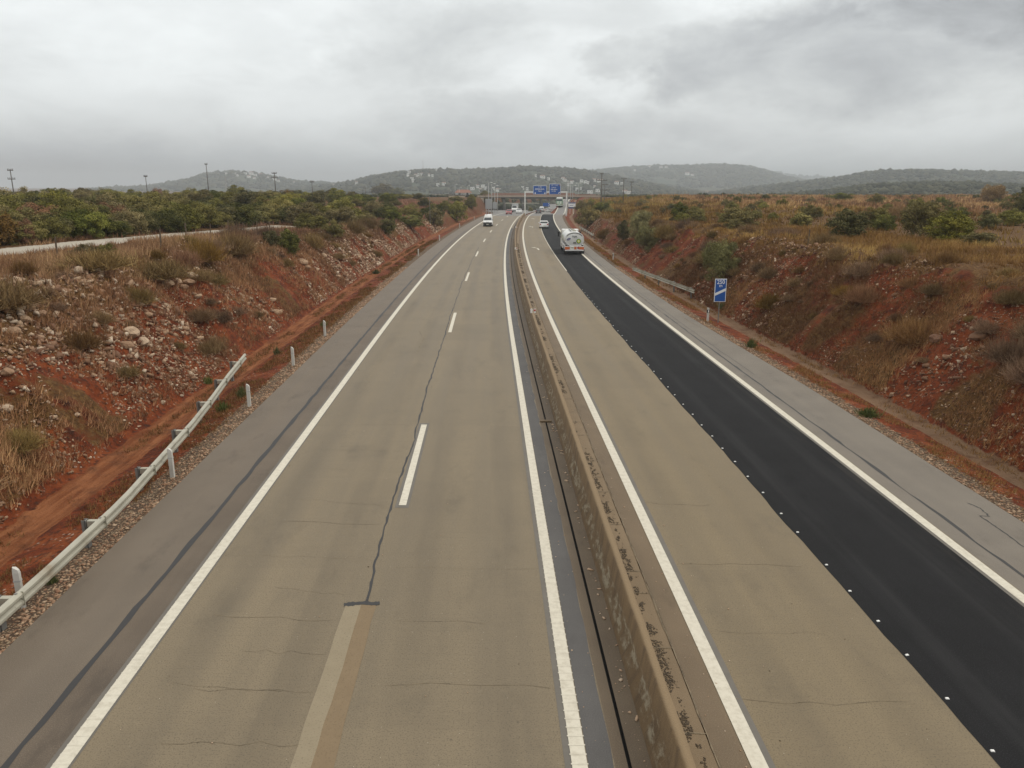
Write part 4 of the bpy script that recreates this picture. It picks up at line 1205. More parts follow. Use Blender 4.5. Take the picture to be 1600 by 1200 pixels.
# tanker lorry
loc, rz = vehicle_at(9.98, 97.3 + 4.6, False)
t = thing('tanker_lorry', 'white fuel tanker lorry seen from behind on the black asphalt lane', 'tanker lorry', loc, rz)
TL = 4.6                      # half length
def ell(y, rx, rz_, zc, n=36, p=2.3):
    out = []
    for k in range(n):
        a = 2 * math.pi * k / n; c, s = math.cos(a), math.sin(a)
        out.append((math.copysign(abs(c) ** (2 / p), c) * rx, y, zc + math.copysign(abs(s) ** (2 / p), s) * rz_))
    return out
zc_, rx_, rz__ = 1.86, 1.17, .87
rings = [ell(-TL + .12 - .06, rx_ * .2, rz__ * .2, zc_), ell(-TL + .10, rx_ * .72, rz__ * .72, zc_), ell(-TL + .16, rx_ * .93, rz__ * .93, zc_), ell(-TL + .2, rx_, rz__, zc_), ell(-TL + .34, rx_, rz__, zc_),
         ell(2.25, rx_, rz__, zc_), ell(2.4, rx_ * .94, rz__ * .94, zc_), ell(2.46, rx_ * .3, rz__ * .3, zc_)]
tk = MB().loft(rings).build('tank', M['white_tank'], t, smooth=True)
# rolled rim and the dark arc under it
rim = [ell(-TL + .20, rx_ + .012, rz__ + .012, zc_), ell(-TL + .12, rx_ + .02, rz__ + .02, zc_), ell(-TL + .12, rx_ - .05, rz__ - .05, zc_), ell(-TL + .19, rx_ - .07, rz__ - .06, zc_)]
MB().loft(rim, False).build('end_rim', M['white_car'], tk, smooth=True)
b = MB(); A = []
for k in range(25):
    a = rad(28) + rad(124) * k / 24
    c, s = math.cos(a), math.sin(a)
    for f in (.90, .845): A.append((math.copysign(abs(c) ** (2 / 2.3), c) * rx_ * f, -TL + .095, zc_ + math.copysign(abs(s) ** (2 / 2.3), s) * rz__ * f))
b.add(A, [(2 * k, 2 * k + 1, 2 * k + 3, 2 * k + 2) for k in range(24)]); b.build('dark_arc', M['letter_dark'], tk)
text_part('TJA', .31, M['letter_dark'], tk, (0.0, -TL + .045, zc_ + .33), depth=.02, xs=1.35)
# round green sunburst emblem
b = MB(); ex, ezz = .52, zc_ - .22
b.loft([[(ex + .29 * math.cos(a), yy, ezz + .29 * math.sin(a)) for a in np.linspace(0, 6.283, 25)[:-1]] for yy in (-TL + .05, -TL + .02)])
em = b.build('round_emblem', M['emb_green'], tk)
b = MB(); pts = []
for k in range(36):
    a = 2 * math.pi * k / 36; r = (.215, .16)[k % 2]; pts.append((ex + r * math.cos(a), ezz + r * math.sin(a)))
b.prism(pts, -TL + .012, -TL + .022, 'y'); b.build('petals', M['emb_yellow'], em)
b = MB().loft([[(ex + .085 * math.cos(a), yy, ezz + .085 * math.sin(a)) for a in np.linspace(0, 6.283, 17)[:-1]] for yy in (-TL + .014, -TL + .004)]); b.build('emblem_centre', M['white_car'], em)
b = MB(); q = rad(22)
b.loft([[(-.72 + .25 * math.cos(a) * math.cos(q) - .13 * math.sin(a) * math.sin(q), yy, zc_ + .03 + .25 * math.cos(a) * math.sin(q) + .13 * math.sin(a) * math.cos(q)) for a in np.linspace(0, 6.283, 21)[:-1]] for yy in (-TL + .06, -TL + .03)]).build('oval_badge', M['emb_navy'], tk)
MB().box((-.72, -TL + .026, zc_ + .03), (.3, .01, .05), 0).build('badge_line', M['white_car'], tk)
MB().box((.02, -TL + .05, zc_ - .42), (.36, .04, .2)).build('fleet_plate', M['galv_dark'], tk)
# roof walkway, hatches
MB().box((0, -.8, zc_ + rz__ + .03), (.62, 4.8, .05)).build('walkway', M['white_tank'], tk)
MB().tube([(-.30, -2.8, zc_ + rz__ + .08), (-.30, 1.3, zc_ + rz__ + .08)], .045, 8).build('hand_rail', M['dark_plastic'], tk)
for yy in (-2.6, -.9, .8):
    MB().tube([(0.1, yy, zc_ + rz__ + .03), (0.1, yy, zc_ + rz__ + .16)], .24, 14).build('hatch', M['galv'], tk)
# side emblems and skirt
b = MB().loft([[(-rx_ - yy, -.2 + .34 * math.cos(a), zc_ + .02 + .34 * math.sin(a)) for a in np.linspace(0, 6.283, 21)[:-1]] for yy in (-.02, .012)]); b.build('side_emblem', M['emb_green'], tk)
for sg in (-1, 1):
    MB().box((sg * 1.14, -1.0, 1.05), (.1, 6.4, .2)).build('side_beam', M['white_car'], t, .03)
    MB().box((sg * 1.12, .6, .68), (.08, 2.0, .5)).build('side_skirt', M['white_car'], t, .03)
    for yy in (-3.4, -2.05):
        rg = []
        for x in (.72, 1.2): rg.append([(sg * x, yy + .62 * math.cos(a), .5 + .56 * math.sin(a)) for a in np.linspace(rad(15), rad(165), 9)] + [(sg * x, yy + .58 * math.cos(a), .5 + .52 * math.sin(a)) for a in np.linspace(rad(165), rad(15), 9)])
        MB().loft(rg).build('mudguard', M['white_tank'], t)
    MB().box((sg * 1.0, -TL + .1, 1.12), (.26, .14, .12)).build('rear_marker_block', M['dark_plastic'], t)
    MB().box((sg * .88, -TL - .02, .78), (.62, .05, .32)).build('orange_reflector_panel', M['orange'], t, .01)
    lp = MB().box((sg * 1.06, -TL - .04, .58), (.24, .06, .18)).build('tail_light', M['lamp_red'], t, .02)
    MB().box((sg * 1.02, -TL + .18, .35), (.5, .04, .55)).build('mud_flap', M['black'], t)
bp = MB().box((0, -TL + .05, .82), (2.36, .12, .42)).build('rear_panel', M['white_tank'], t, .02)
MB().box((0, -TL - .0, .52), (2.36, .18, .16)).build('rear_bumper', M['white_car'], t, .03)
MB().box((-.24, -TL - .015, .84), (.4, .02, .26)).build('number_plate', M['plate'], t)
MB().box((-.24, -TL - .028, .84), (.28, .012, .05)).build('plate_line', M['galv_dark'], t)
MB().box((.12, -TL - .02, .80), (.30, .03, .34)).build('orange_hazard_plate', M['orange'], t)
dp = MB().box((.48, -TL - .02, .82), (.42, .03, .40)).build('white_placard', M['white_car'], t)
b = MB(); b.prism([(.48, .64), (.66, .82), (.48, 1.0), (.30, .82)], -TL - .048, -TL - .034, 'y'); b.build('red_hazard_diamond', M['diamond_red'], dp)
MB().box((0, -.4, .62), (.9, 8.0, .26)).build('chassis', M['black'], t)
MB().box((0, -TL + .5, .5), (1.9, .1, .3)).build('underrun_bar', M['black'], t)
# cab
cabp = [(2.65, .75), (2.65, 2.6), (2.8, 2.75), (4.0, 2.72), (4.35, 2.5), (4.58, 1.5), (4.6, .45), (2.75, .45)]
MB().prism(cabp, -1.17, 1.17, 'x', .07, 1.5).build('cab', M['white_tank'], t, .06)
for sg in (-1, 1):
    b = MB(); panel(b, [(sg * 1.17, 3.2, 1.55), (sg * 1.17, 4.3, 1.55), (sg * 1.10, 4.15, 2.4), (sg * 1.10, 3.2, 2.4)], (sg, 0, .07), .012); b.build('side_window', M['glass'], t)
    MB().tube([(sg * 1.12, 4.3, 2.3), (sg * 1.48, 4.2, 2.3)], .025, 6).build('mirror_arm', M['black'], t)
    MB().box((sg * 1.46, 4.2, 1.98), (.24, .12, .62)).build('mirror', M['black'], t, .03)
b = MB(); panel(b, [(-1.0, 4.6, 1.6), (1.0, 4.6, 1.6), (.95, 4.4, 2.45), (-.95, 4.4, 2.45)], (0, 1, .2), .02); b.build('windscreen', M['glass'], t)
wheels(t, [(sx * (1.0 if yy > 0 else .96), yy) for sx in (-1, 1) for yy in (3.3, -2.05, -3.4)], .49, .34)

# ------------------------------------------------------------------ vegetation meshes
def leaf_cloud(n_clump, per, rx, ry, rz_, cz, leaf, seed, clump_r=.34, low=-.55, up=.35, elong=1.5):
    """leaf quads scattered on many small clumps filling an uneven crown"""
    r = np.random.default_rng(seed)
    P = []; T = []
    dirs = r.normal(size=(n_clump, 3)); dirs /= np.linalg.norm(dirs, axis=1)[:, None]
    dirs[:, 2] = np.where(dirs[:, 2] < low, -dirs[:, 2] * .5, dirs[:, 2])
    rr = r.random(n_clump) ** .45
    lump = .72 + .42 * vn(dirs[:, 0] * 1.6 + seed, dirs[:, 1] * 1.6 + dirs[:, 2] * 1.3, seed)
    Cc = dirs * (rr * lump)[:, None] * np.array([rx, ry, rz_])
    cr = clump_r * (.6 + .8 * r.random(n_clump)) * (rx + ry + rz_) / 3
    k = r.integers(0, n_clump, n_clump * per)
    q = r.normal(size=(len(k), 3)); q /= np.linalg.norm(q, axis=1)[:, None]
    q[:, 2] = np.abs(q[:, 2]) * np.where(r.random(len(k)) < .75, 1, -1)
    pos = Cc[k] + q * cr[k][:, None] * (.65 + .45 * r.random((len(k), 1))) * np.array([1, 1, .8])
    pos[:, 2] += cz
    ok = pos[:, 2] > .03
    pos, q, k = pos[ok], q[ok], k[ok]
    nrm = q + r.normal(size=q.shape) * .55 + np.array([0, 0, up]); nrm /= np.linalg.norm(nrm, axis=1)[:, None]
    a = np.cross(nrm, r.normal(size=q.shape)); a /= np.linalg.norm(a, axis=1)[:, None]
    b = np.cross(nrm, a)
    s = (leaf * (.55 + .9 * r.random(len(k))))[:, None]
    V = np.stack([pos - a * s * elong / 2, pos - b * s / 2 + nrm * s * .12, pos + a * s * elong / 2, pos + b * s / 2 + nrm * s * .12], 1).reshape(-1, 3)
    F = np.arange(len(V)).reshape(-1, 4)
    tc = r.random(n_clump)
    t = np.clip(.65 * tc[k] + .35 * r.random(len(k)), 0, 1)
    return V, F, np.repeat(t, 4), Cc + np.array([0, 0, cz])

def branches(Cc, r0, n, seed, base=(0, 0)):
    r = random.Random(seed); b = MB()
    idx = list(range(len(Cc))); r.shuffle(idx)
    zt = float(np.mean(Cc[:, 2])) * .45
    b.tube([(base[0], base[1], -.3), (base[0] + .03, base[1], zt * .5), (base[0], base[1], zt)], [r0, r0 * .85, r0 * .7], 7)
    for k in idx[:n]:
        c = Cc[k]; m = (c[0] * .45 + r.uniform(-.1, .1), c[1] * .45 + r.uniform(-.1, .1), zt + (c[2] - zt) * .6)
        b.tube([(0, 0, zt * .8), m, tuple(c)], [r0 * .55, r0 * .35, r0 * .1], 5)
    return b

def broom_mesh(n, R, H, seed, leaf=.035, spread=.75):
    """many thin upright sprays: feathery broom bush / dead brush"""
    r = np.random.default_rng(seed)
    th = r.random(n) * 6.283; tilt = (r.random(n) ** .7) * spread; L = H * (.55 + .5 * r.random(n)) * (1 - .25 * tilt)
    bx = R * .30 * r.normal(size=n); by = R * .30 * r.normal(size=n)
    dx, dy, dz = np.sin(tilt) * np.cos(th), np.sin(tilt) * np.sin(th), np.cos(tilt)
    B = np.stack([bx, by, 0 * bx], 1); D = np.stack([dx, dy, dz], 1)
    V = []; T = []
    side = np.cross(D, r.normal(size=D.shape)); side /= np.linalg.norm(side, axis=1)[:, None]
    tint = r.random(n)
    for f0, f1 in ((.12, .62), (.42, .82), (.68, 1.06)):
        j = r.normal(size=D.shape) * .06 * H
        p0 = B + D * (L * f0)[:, None] + j * .5; p1 = B + D * (L * f1)[:, None] + j
        w = leaf * (.6 + .8 * r.random(n))[:, None]
        V.append(np.stack([p0 - side * w * .5, p0 + side * w * .5, p1 + side * w * .2, p1 - side * w * .2], 1)); T.append(np.repeat(tint[:, None], 4, 1))
        side = np.cross(D, r.normal(size=D.shape)); side /= np.linalg.norm(side, axis=1)[:, None]
    V = np.concatenate(V).reshape(-1, 3); T = np.concatenate(T).ravel()
    return V, np.arange(len(V)).reshape(-1, 4), T

PLANT = {}
def mk_crown(key, mat, *a, **k):
    V, F, T, Cc = leaf_cloud(*a, **k)
    PLANT[key] = (np_mesh(key, V, F, M[mat], tint=T), Cc)
# unit-ish plants about 2 m across at base z 0, scaled per object
for q, (key, mat) in enumerate((('crown_dark', 'leaf_dark'), ('crown_dark_low', 'leaf_dark'), ('crown_olive', 'leaf_olive'), ('crown_olive_low', 'leaf_olive'), ('crown_yellow', 'leaf_yellow'), ('crown_rust', 'leaf_rust'), ('crown_mixed', 'leaf_olive'))):
    mk_crown(key, mat, 76, 210, 1., 1., .74, .62, .038, 100 + q * 7, .24, -.9)
mk_crown('crown_fine', 'leaf_dark', 80, 95, 1., 1., .74, .62, .062, 180, .26, -.9)
mk_crown('crown_fine_yellow', 'leaf_yellow', 80, 95, 1., 1., .74, .62, .062, 183, .26, -.9)
mk_crown('crown_fine_olive', 'leaf_olive', 80, 95, 1.05, .95, .72, .62, .062, 186, .27, -.9)
mk_crown('crown_big', 'leaf_olive', 130, 130, 1., 1., .74, .62, .036, 190, .19, -.9)
mk_crown('crown_big_yellow', 'leaf_yellow', 130, 130, 1., 1., .74, .62, .036, 193, .19, -.9)
mk_crown('crown_big_dark', 'leaf_dark', 130, 130, 1., 1., .74, .62, .036, 196, .19, -.9)
mk_crown('broom', 'leaf_broom', 90, 190, 1., 1., .78, .64, .017, 203, .3, -.9, 0., 7.)
mk_crown('broom_yellow', 'leaf_gold', 90, 140, 1., 1., .74, .62, .022, 206, .28, -.9, 0., 6.)
for key, mat, n, R, H, sd, lf, sp in ( ('dead_brush', 'twig', 2400, 1.15, 1.15, 8, .011, 1.4), ('dead_brush_low', 'twig', 2200, 1.2, .85, 9, .012, 1.5), ('rust_brush', 'leaf_rust', 2400, 1.15, 1.05, 10, .012, 1.4),
                                  ('weed', 'weed', 260, .5, .55, 12, .03, .9)):
    V, F, T = broom_mesh(n, R, H, sd, lf, sp); PLANT[key] = (np_mesh(key, V, F, M[mat], tint=T), None)
TRUNK = {}
for key, (me, Cc) in PLANT.items():
    if Cc is not None:
        o = branches(Cc, .06, 14, hash(key) % 1000 if False else len(key) * 31).build('trunk', M['bark'], None)
        TRUNK[key] = o.data; bpy.data.objects.remove(o)

def plant(name, label, cat, key, loc, sx, sz, group=None, parts=True, rz=None, sy=None):
    me, Cc = PLANT[key]
    rz = random.random() * 6.283 if rz is None else rz
    if parts and Cc is not None:
        t = thing(name, label, cat, loc, rz, group); t.scale = (sx, sy or sx, sz)
        link('crown', me, t); link('trunk', TRUNK[key], t)
    else:
        t = link(name, me); t.location = loc; t.rotation_euler = (0, 0, rz); t.scale = (sx, sy or sx, sz); tag(t, label, cat, group)
    return t

# --- single plants placed where they stand: (label, kind, px, py of the foot, width px, height px)
def bush_px(label, key, px, py, wpx, hpx, name='bush', cat='bush', group=None):
    x, y, z = at(px, py)
    s = zc_of(y, z) / 1200
    hh = {'dead_brush': 1.2, 'dead_brush_low': .95, 'rust_brush': 1.1, 'weed': .55}.get(key, 1.42)
    ww = {'weed': 1.1}.get(key, 2.25)
    plant(name, label, cat, key, (x, y, z - .06), wpx * s / ww, hpx * s / hh, group)
for a in (
    ('dark glossy bush leaning over the rocks at the head of the cut', 'crown_big_dark', 452, 399, 48, 40),
    ('low dark bush joined to the glossy one beside the pale track', 'crown_dark_low', 424, 388, 34, 30),
    ('brown dry bush beside the glossy dark bush', 'dead_brush', 487, 388, 40, 28),
    ('olive bush above the crest of the rocky cut', 'crown_olive_low', 522, 371, 38, 26),
    ('rounded green bush on the crest above the rockiest face', 'crown_fine', 603, 366, 34, 28),
    ('dark green bush in the middle of the bank crest, wide and low', 'crown_dark_low', 641, 356, 52, 22),
    ('green bush hanging down the bank toward the ditch', 'crown_fine_olive', 678, 356, 34, 32),
    ('large green bush at the low end of the bank before the van', 'crown_big', 714, 346, 42, 34),
    ('olive bush on the low bank behind the large one', 'crown_olive', 737, 326, 26, 22),
    ('green bush crowning the end of the cut bank', 'crown_olive', 757, 317, 30, 17),
    ('bright yellow green bush standing beside the gantry foot', 'crown_big_yellow', 919, 353, 44, 31),
    ('dark green rounded bush low on the bank past the tanker', 'crown_big_dark', 974, 376, 30, 30),
    ('tall grey green broom bush behind the dark rounded one', 'broom', 1000, 372, 46, 44),
    ('grey green broom bush spilling down the bank', 'broom', 1012, 391, 50, 40),
    ('big feathery broom bush halfway up the bank above the 250 m sign', 'broom', 1125, 441, 68, 66),
    ('wide green bush on the plateau edge above the broom', 'crown_big', 1155, 358, 74, 38),
    ('dark bush with bare grey side on the plateau', 'crown_big_dark', 1062, 346, 40, 30),
    ('green bush beside the dark one on the plateau', 'crown_olive', 1088, 348, 40, 26),
    ('low green bush in the orange grass', 'crown_fine_olive', 1252, 354, 46, 24),
    ('broad dark green bush on the brink of the cut', 'crown_big_dark', 1322, 371, 84, 44),
    ('green bush leaning behind the broad dark one', 'crown_big', 1366, 358, 50, 38),
    ('tall pale green bush above the golden grass', 'crown_big', 1438, 371, 72, 62),
    ('large loose yellow green bush above the golden grass', 'crown_big_yellow', 1484, 377, 84, 48),
    ('trailing green bush creeping out of the loose one', 'crown_big', 1530, 382, 62, 22),
    ('small dark bush between stones on the plateau', 'crown_dark_low', 1543, 357, 40, 26),
    ('round golden shrub standing alone on the skyline', 'broom_yellow', 1549, 317, 42, 29),
    ('tall dark bush cut off beside the golden shrub', 'crown_big_dark', 1597, 338, 44, 44),
    ('olive bush spread below the tall dark one', 'crown_olive', 1582, 352, 50, 24),
    ('dark bush on the far rim of the orange grass', 'crown_dark_low', 1316, 314, 44, 14),
    ('small green bush before the grey hillside', 'crown_olive', 1370, 320, 24, 18),
    ('small brown bush beside the pale green bushes', 'dead_brush', 1400, 345, 40, 28),
    ('brown dry bush on the cut rim beside golden grass', 'dead_brush_low', 1310, 402, 44, 22),
    ('second brown dry bush on the cut rim', 'dead_brush_low', 1395, 412, 44, 22),
    ('grey dry brush beneath the pale green bush', 'dead_brush', 1415, 400, 34, 24),
    ('olive bush at the far end of the slip road bank', 'crown_olive_low', 908, 331, 26, 16),
    ('dark bush below the power poles', 'crown_dark_low', 940, 331, 34, 16),
    ('green bush under the overpass end', 'crown_olive', 846, 322, 16, 12),
    ('rusty bush under the overpass end', 'crown_rust', 862, 317, 18, 9),
    ('brown dry bush between the broom bushes and the crest', 'dead_brush', 1040, 372, 40, 26),
    ('reddish dry bush on the bank beside the dark rounded bush', 'rust_brush', 945, 372, 30, 18),
    ('green median shrub at the far gantry leg', 'crown_olive_low', 829, 331, 9, 7)):
    bush_px(*a)
for a in (('green weed tuft at the foot of the white post past the rail', 378, 621, 18, 22), ('yellowish weed tuft beside the gravel under the rail', 349, 642, 24, 18), ('weed tuft in the gravel below the lowest rail post', 82, 915, 22, 20),
          ('small green weed tuft by the second white post', 433, 554, 14, 14), ('weed tuft between rail and silted ditch', 325, 600, 18, 14), ('bushy green weed clump in the verge gravel by the hard strip', 1357, 650, 42, 17), ('olive weed tuft beside the 250 m sign verge', 1174, 543, 20, 18),
          ('olive weed tuft just before the black banded post', 1128, 483, 16, 12), ('weed tuft on the verge near the third white post', 506, 510, 12, 10), ('tiny weed tuft on the far ditch verge', 588, 428, 16, 9)):
    bush_px(a[0], 'weed', *a[1:], name='weed_tuft', cat='weed')
bush_px('big round-headed tree standing above the whole thicket', 'crown_big', 597, 304, 44, 24, 'round_tree', 'tree')
bush_px('dark round tree beside the big round-headed one', 'crown_dark', 620, 306, 30, 16, 'round_tree', 'tree')
bush_px('dark pointed cypress in the thicket', 'crown_fine', 499.5, 300, 7, 11, 'cypress', 'tree')
bush_px('lone olive shrub standing in the rough grass by the pale track', 'crown_fine_olive', 168, 402, 30, 26)
bush_px('low olive shrub spreading in the grass by the pale track', 'crown_olive_low', 135, 400, 50, 20)
bush_px('orange tinged tree at the thicket edge before the pale track', 'crown_rust', 40, 381, 38, 38, 'shrub_tree', 'tree')
bush_px('fresh green tree at the thicket edge beside the orange one', 'crown_fine_yellow', 12, 382, 36, 42, 'shrub_tree', 'tree')

# --- thicket on the plateau beyond the track
kinds = [('crown_dark', 'dark green scrub tree in the dense thicket beyond the pale track'), ('crown_olive', 'olive green scrub tree in the dense thicket beyond the pale track'), ('crown_dark_low', 'low dark scrub bush in the dense thicket beyond the pale track'),
         ('crown_mixed', 'mottled olive scrub tree in the dense thicket beyond the pale track'), ('crown_yellow', 'yellow green scrub tree in the dense thicket beyond the pale track'), ('crown_rust', 'rust tinted scrub tree in the dense thicket beyond the pale track'), ('crown_olive_low', 'low olive scrub bush in the dense thicket beyond the pale track')]
wts = [.23, .29, .12, .19, .07, .025, .075]
placed = []
cnt = 0; tries = 0
while cnt < 296 and tries < 60000:
    tries += 1
    Y = 42 + 230 * random.random() ** 1.7
    px = random.uniform(-60, 745)
    X = (px - 800) / 1200 * Y
    if cnt < 64:      # first the row that borders the track
        f = random.random(); q0 = random.randrange(len(PATH) - 1)
        X = PATH[q0][0] + (PATH[q0 + 1][0] - PATH[q0][0]) * f - random.uniform(3, 9); Y = PATH[q0][1] + (PATH[q0 + 1][1] - PATH[q0][1]) * f + random.uniform(2.5, 9)
        px = 800 + 1200 * X / Y
        if px < -60: continue
    d = X - float(C(Y)); s_ = -d - float(Lf(Y)) - 4.0 - 1.16 * float(zt_left(Y))
    if s_ < (3.0 if Y < 72 else 1.2): continue
    pd = float(path_d(np.array([X]), np.array([Y]))[0])
    if pd < 2.8 or (Y < 80 and X > np.interp(Y, [p[1] for p in PATH], [p[0] for p in PATH]) - 2.5): continue
    if 605 < px < 672 and 88 < Y < 128: continue
    sz = random.uniform(1.1, 2.0) * (1 + Y / 500)
    if any((X - a) ** 2 + (Y - b) ** 2 < (.62 * (sz + c)) ** 2 for a, b, c in placed): continue
    placed.append((X, Y, sz)); cnt += 1
    kk = random.choices(range(len(kinds)), wts)[0]
    key, lab = kinds[kk]
    z = terr1(X, Y)
    top = CAM_H + (291 - (288 + 5 * random.random() ** 2 + (10 if px > 560 else 0) + random.uniform(0, 13))) * Y / 1239 - z
    hgt = min(sz * random.uniform(1.0, 1.5), max(top, 1.4))
    plant('scrub_tree', lab, 'scrub tree', key, (X, Y, z - .1), sz, hgt / 1.36, 'scrub trees of the thicket beyond the track', parts=False)
# --- scattered scrub on the other plateau
cnt = 0; tries = 0
kinds2 = [('crown_olive', 'olive scrub bush scattered over the orange grass plateau'), ('crown_dark_low', 'dark low scrub bush scattered over the orange grass plateau'), ('dead_brush', 'brown dry scrub bush scattered over the orange grass plateau'), ('crown_olive_low', 'low olive scrub bush scattered over the orange grass plateau'), ('rust_brush', 'rusty dry scrub bush scattered over the orange grass plateau')]
placed = []
while cnt < 225 and tries < 30000:
    tries += 1
    Y = 45 + 260 * random.random() ** 1.1
    px = random.uniform(905, 1660)
    X = (px - 800) / 1200 * Y; d = X - float(C(Y))
    q_ = d - float(R_edge(Y)) - 2.9 - 1.08 * float(zt_right(Y))
    if q_ < 2.5: continue
    if px > 1180 and Y < 80 and random.random() < .9: continue
    if px > 1200 and random.random() < .35: continue
    sz = random.uniform(.55, 1.35)
    if any((X - a) ** 2 + (Y - b) ** 2 < (.8 * (sz + c)) ** 2 for a, b, c in placed): continue
    placed.append((X, Y, sz)); cnt += 1
    key, lab = random.choices(kinds2, [.36, .2, .16, .18, .10])[0]
    z = terr1(X, Y)
    mx = CAM_H - 14 * Y / 1239 - z
    plant('scrub_bush', lab, 'scrub bush', key, (X, Y, z - .08), sz, min(sz * random.uniform(.7, 1.1), max(mx, .35)), 'scrub bushes of the orange plateau', parts=False)
# --- dead brush on both cut faces
cnt = 0; tries = 0; placed = []
kinds3 = [('dead_brush', 'brown dead brush clinging to the rocky red cut'), ('dead_brush_low', 'low grey brown brush clinging to the rocky red cut'), ('rust_brush', 'rusty dry brush clinging to the rocky red cut')]
while cnt < 250 and tries < 18000:
    tries += 1
    left = random.random() < .62
    Y = (11 if left else 20) + 100 * random.random() ** 1.4
    if left:
        u = random.uniform(.15, 1.28); d = -(Lf(Y) + 4.0 + 1.16 * float(zt_left(Y)) * u)
        if u < .8 and vn(Y * .12, d * .12, 77) < .45: continue
    else:
        u = random.uniform(.25, 1.4); d = float(R_edge(Y)) + 2.9 + 1.08 * float(zt_right(Y)) * u
    X = float(C(Y)) + d
    sz = (.35 + 1.25 * random.random() ** 1.6) * (1 if left else .7)
    if any((X - a) ** 2 + (Y - b) ** 2 < (.8 * (sz + c)) ** 2 for a, b, c in placed): continue
    placed.append((X, Y, sz)); cnt += 1
    key, lab = random.choices(kinds3, [.5, .35, .15])[0]
    if not left: lab = lab.replace('rocky red cut', 'grassy red bank above the hard strip')
    plant('dry_brush', lab, 'dry brush', key, (X, Y, terr1(X, Y) - .06), sz, sz * random.uniform(.7, 1.1), 'dry brush on the ' + ('rocky cut' if left else 'grassy bank'), parts=False)

# --- rubble of pale stones in the cut faces
BOXV = np.array([(x, y, z) for x in (-1, 1) for y in (-1, 1) for z in (-1, 1)], float)
BOXF = np.array([(0, 1, 3), (0, 3, 2), (4, 6, 7), (4, 7, 5), (0, 4, 5), (0, 5, 1), (2, 3, 7), (2, 7, 6), (0, 2, 6), (0, 6, 4), (1, 5, 7), (1, 7, 3)])
def shards(P, S):
    n = len(P)
    v = BOXV[None] * (.45 + .75 * rng.random((n, 8, 3))) * (np.array([1.25, .9, .6]) * (.6 + .8 * rng.random((n, 1, 3))))
    q = rng.normal(size=(n, 4)) * np.array([1, .35, .35, 1.]); q /= np.linalg.norm(q, axis=1)[:, None]
    w, x, y, z = q.T
    R = np.stack([1 - 2 * (y * y + z * z), 2 * (x * y - z * w), 2 * (x * z + y * w), 2 * (x * y + z * w), 1 - 2 * (x * x + z * z), 2 * (y * z - x * w), 2 * (x * z - y * w), 2 * (y * z + x * w), 1 - 2 * (x * x + y * y)], 1).reshape(n, 3, 3)
    v = np.einsum('nij,nkj->nki', R, v) * S[:, None, None] + P[:, None]
    F = (BOXF[None] + (np.arange(n) * 8)[:, None, None]).reshape(-1, 3)
    return v.reshape(-1, 3), F, np.repeat(rng.random(n), 8)
def rubble(n, left):
    Y = (6 if left else 14) + 165 * rng.random(n) ** 1.7
    u = rng.random(n) ** 1.05 * 1.12
    d = np.where(left, -(Lf(Y) + 4.0 + 1.16 * zt_left(Y) * u), R_edge(Y) + 2.9 + 1.08 * zt_right(Y) * u)
    X = C(Y) + d
    p = fbm(X * .17, Y * .17, 101) + .6 * fbm(X * .7, Y * .7, 102) - .30
    k = p > ((.485 if left else .50) + .22 * (rng.random(n) - .5) + .35 * np.clip(u - .92, 0, 1))
    X, Y = X[k], Y[k]
    S = (.015 + .035 * rng.random(len(X)) ** 2 + (.04 + .055 * sstep(.52, .62, fbm(X * .17, Y * .17, 101))) * rng.random(len(X)) ** 9) * (1 + Y * .006) * (1.0 if left else .75)
    return np.stack([X, Y, terr(X, Y) - S * .02], 1), S
for nm, n, lf in (('rubble', 95000, True), ('rubble', 60000, False)):
    P, S = rubble(n, lf)
    V, F, T = shards(P, S)
    link(nm, np_mesh(nm, V, F, M['stone'], tint=np.clip(T ** 1.7 * .95 + (.08 if lf else -.04), 0, 1)), None, 'stuff')
# verge gravel stones
def verge(n):
    left = rng.random(n) < .55
    Y = 7 + 75 * rng.random(n) ** 1.7
    d = np.where(left, -(Lf(Y) + .03 + np.abs(rng.normal(0, .42, n))), R_edge(Y) + .04 + np.abs(rng.normal(0, .36, n)))
    X = C(Y) + d
    S = .010 + .030 * rng.random(n) ** 2.4 + Y * .0003
    return np.stack([X, Y, terr(X, Y) + S * .25], 1), S
P, S = verge(12000)
V, F, T = lumps(P, S, (1.25, 1., .6), .4)
link('gravel', np_mesh('gravel', V, F, M['stone'], tint=.22 + .55 * T), None, 'stuff')
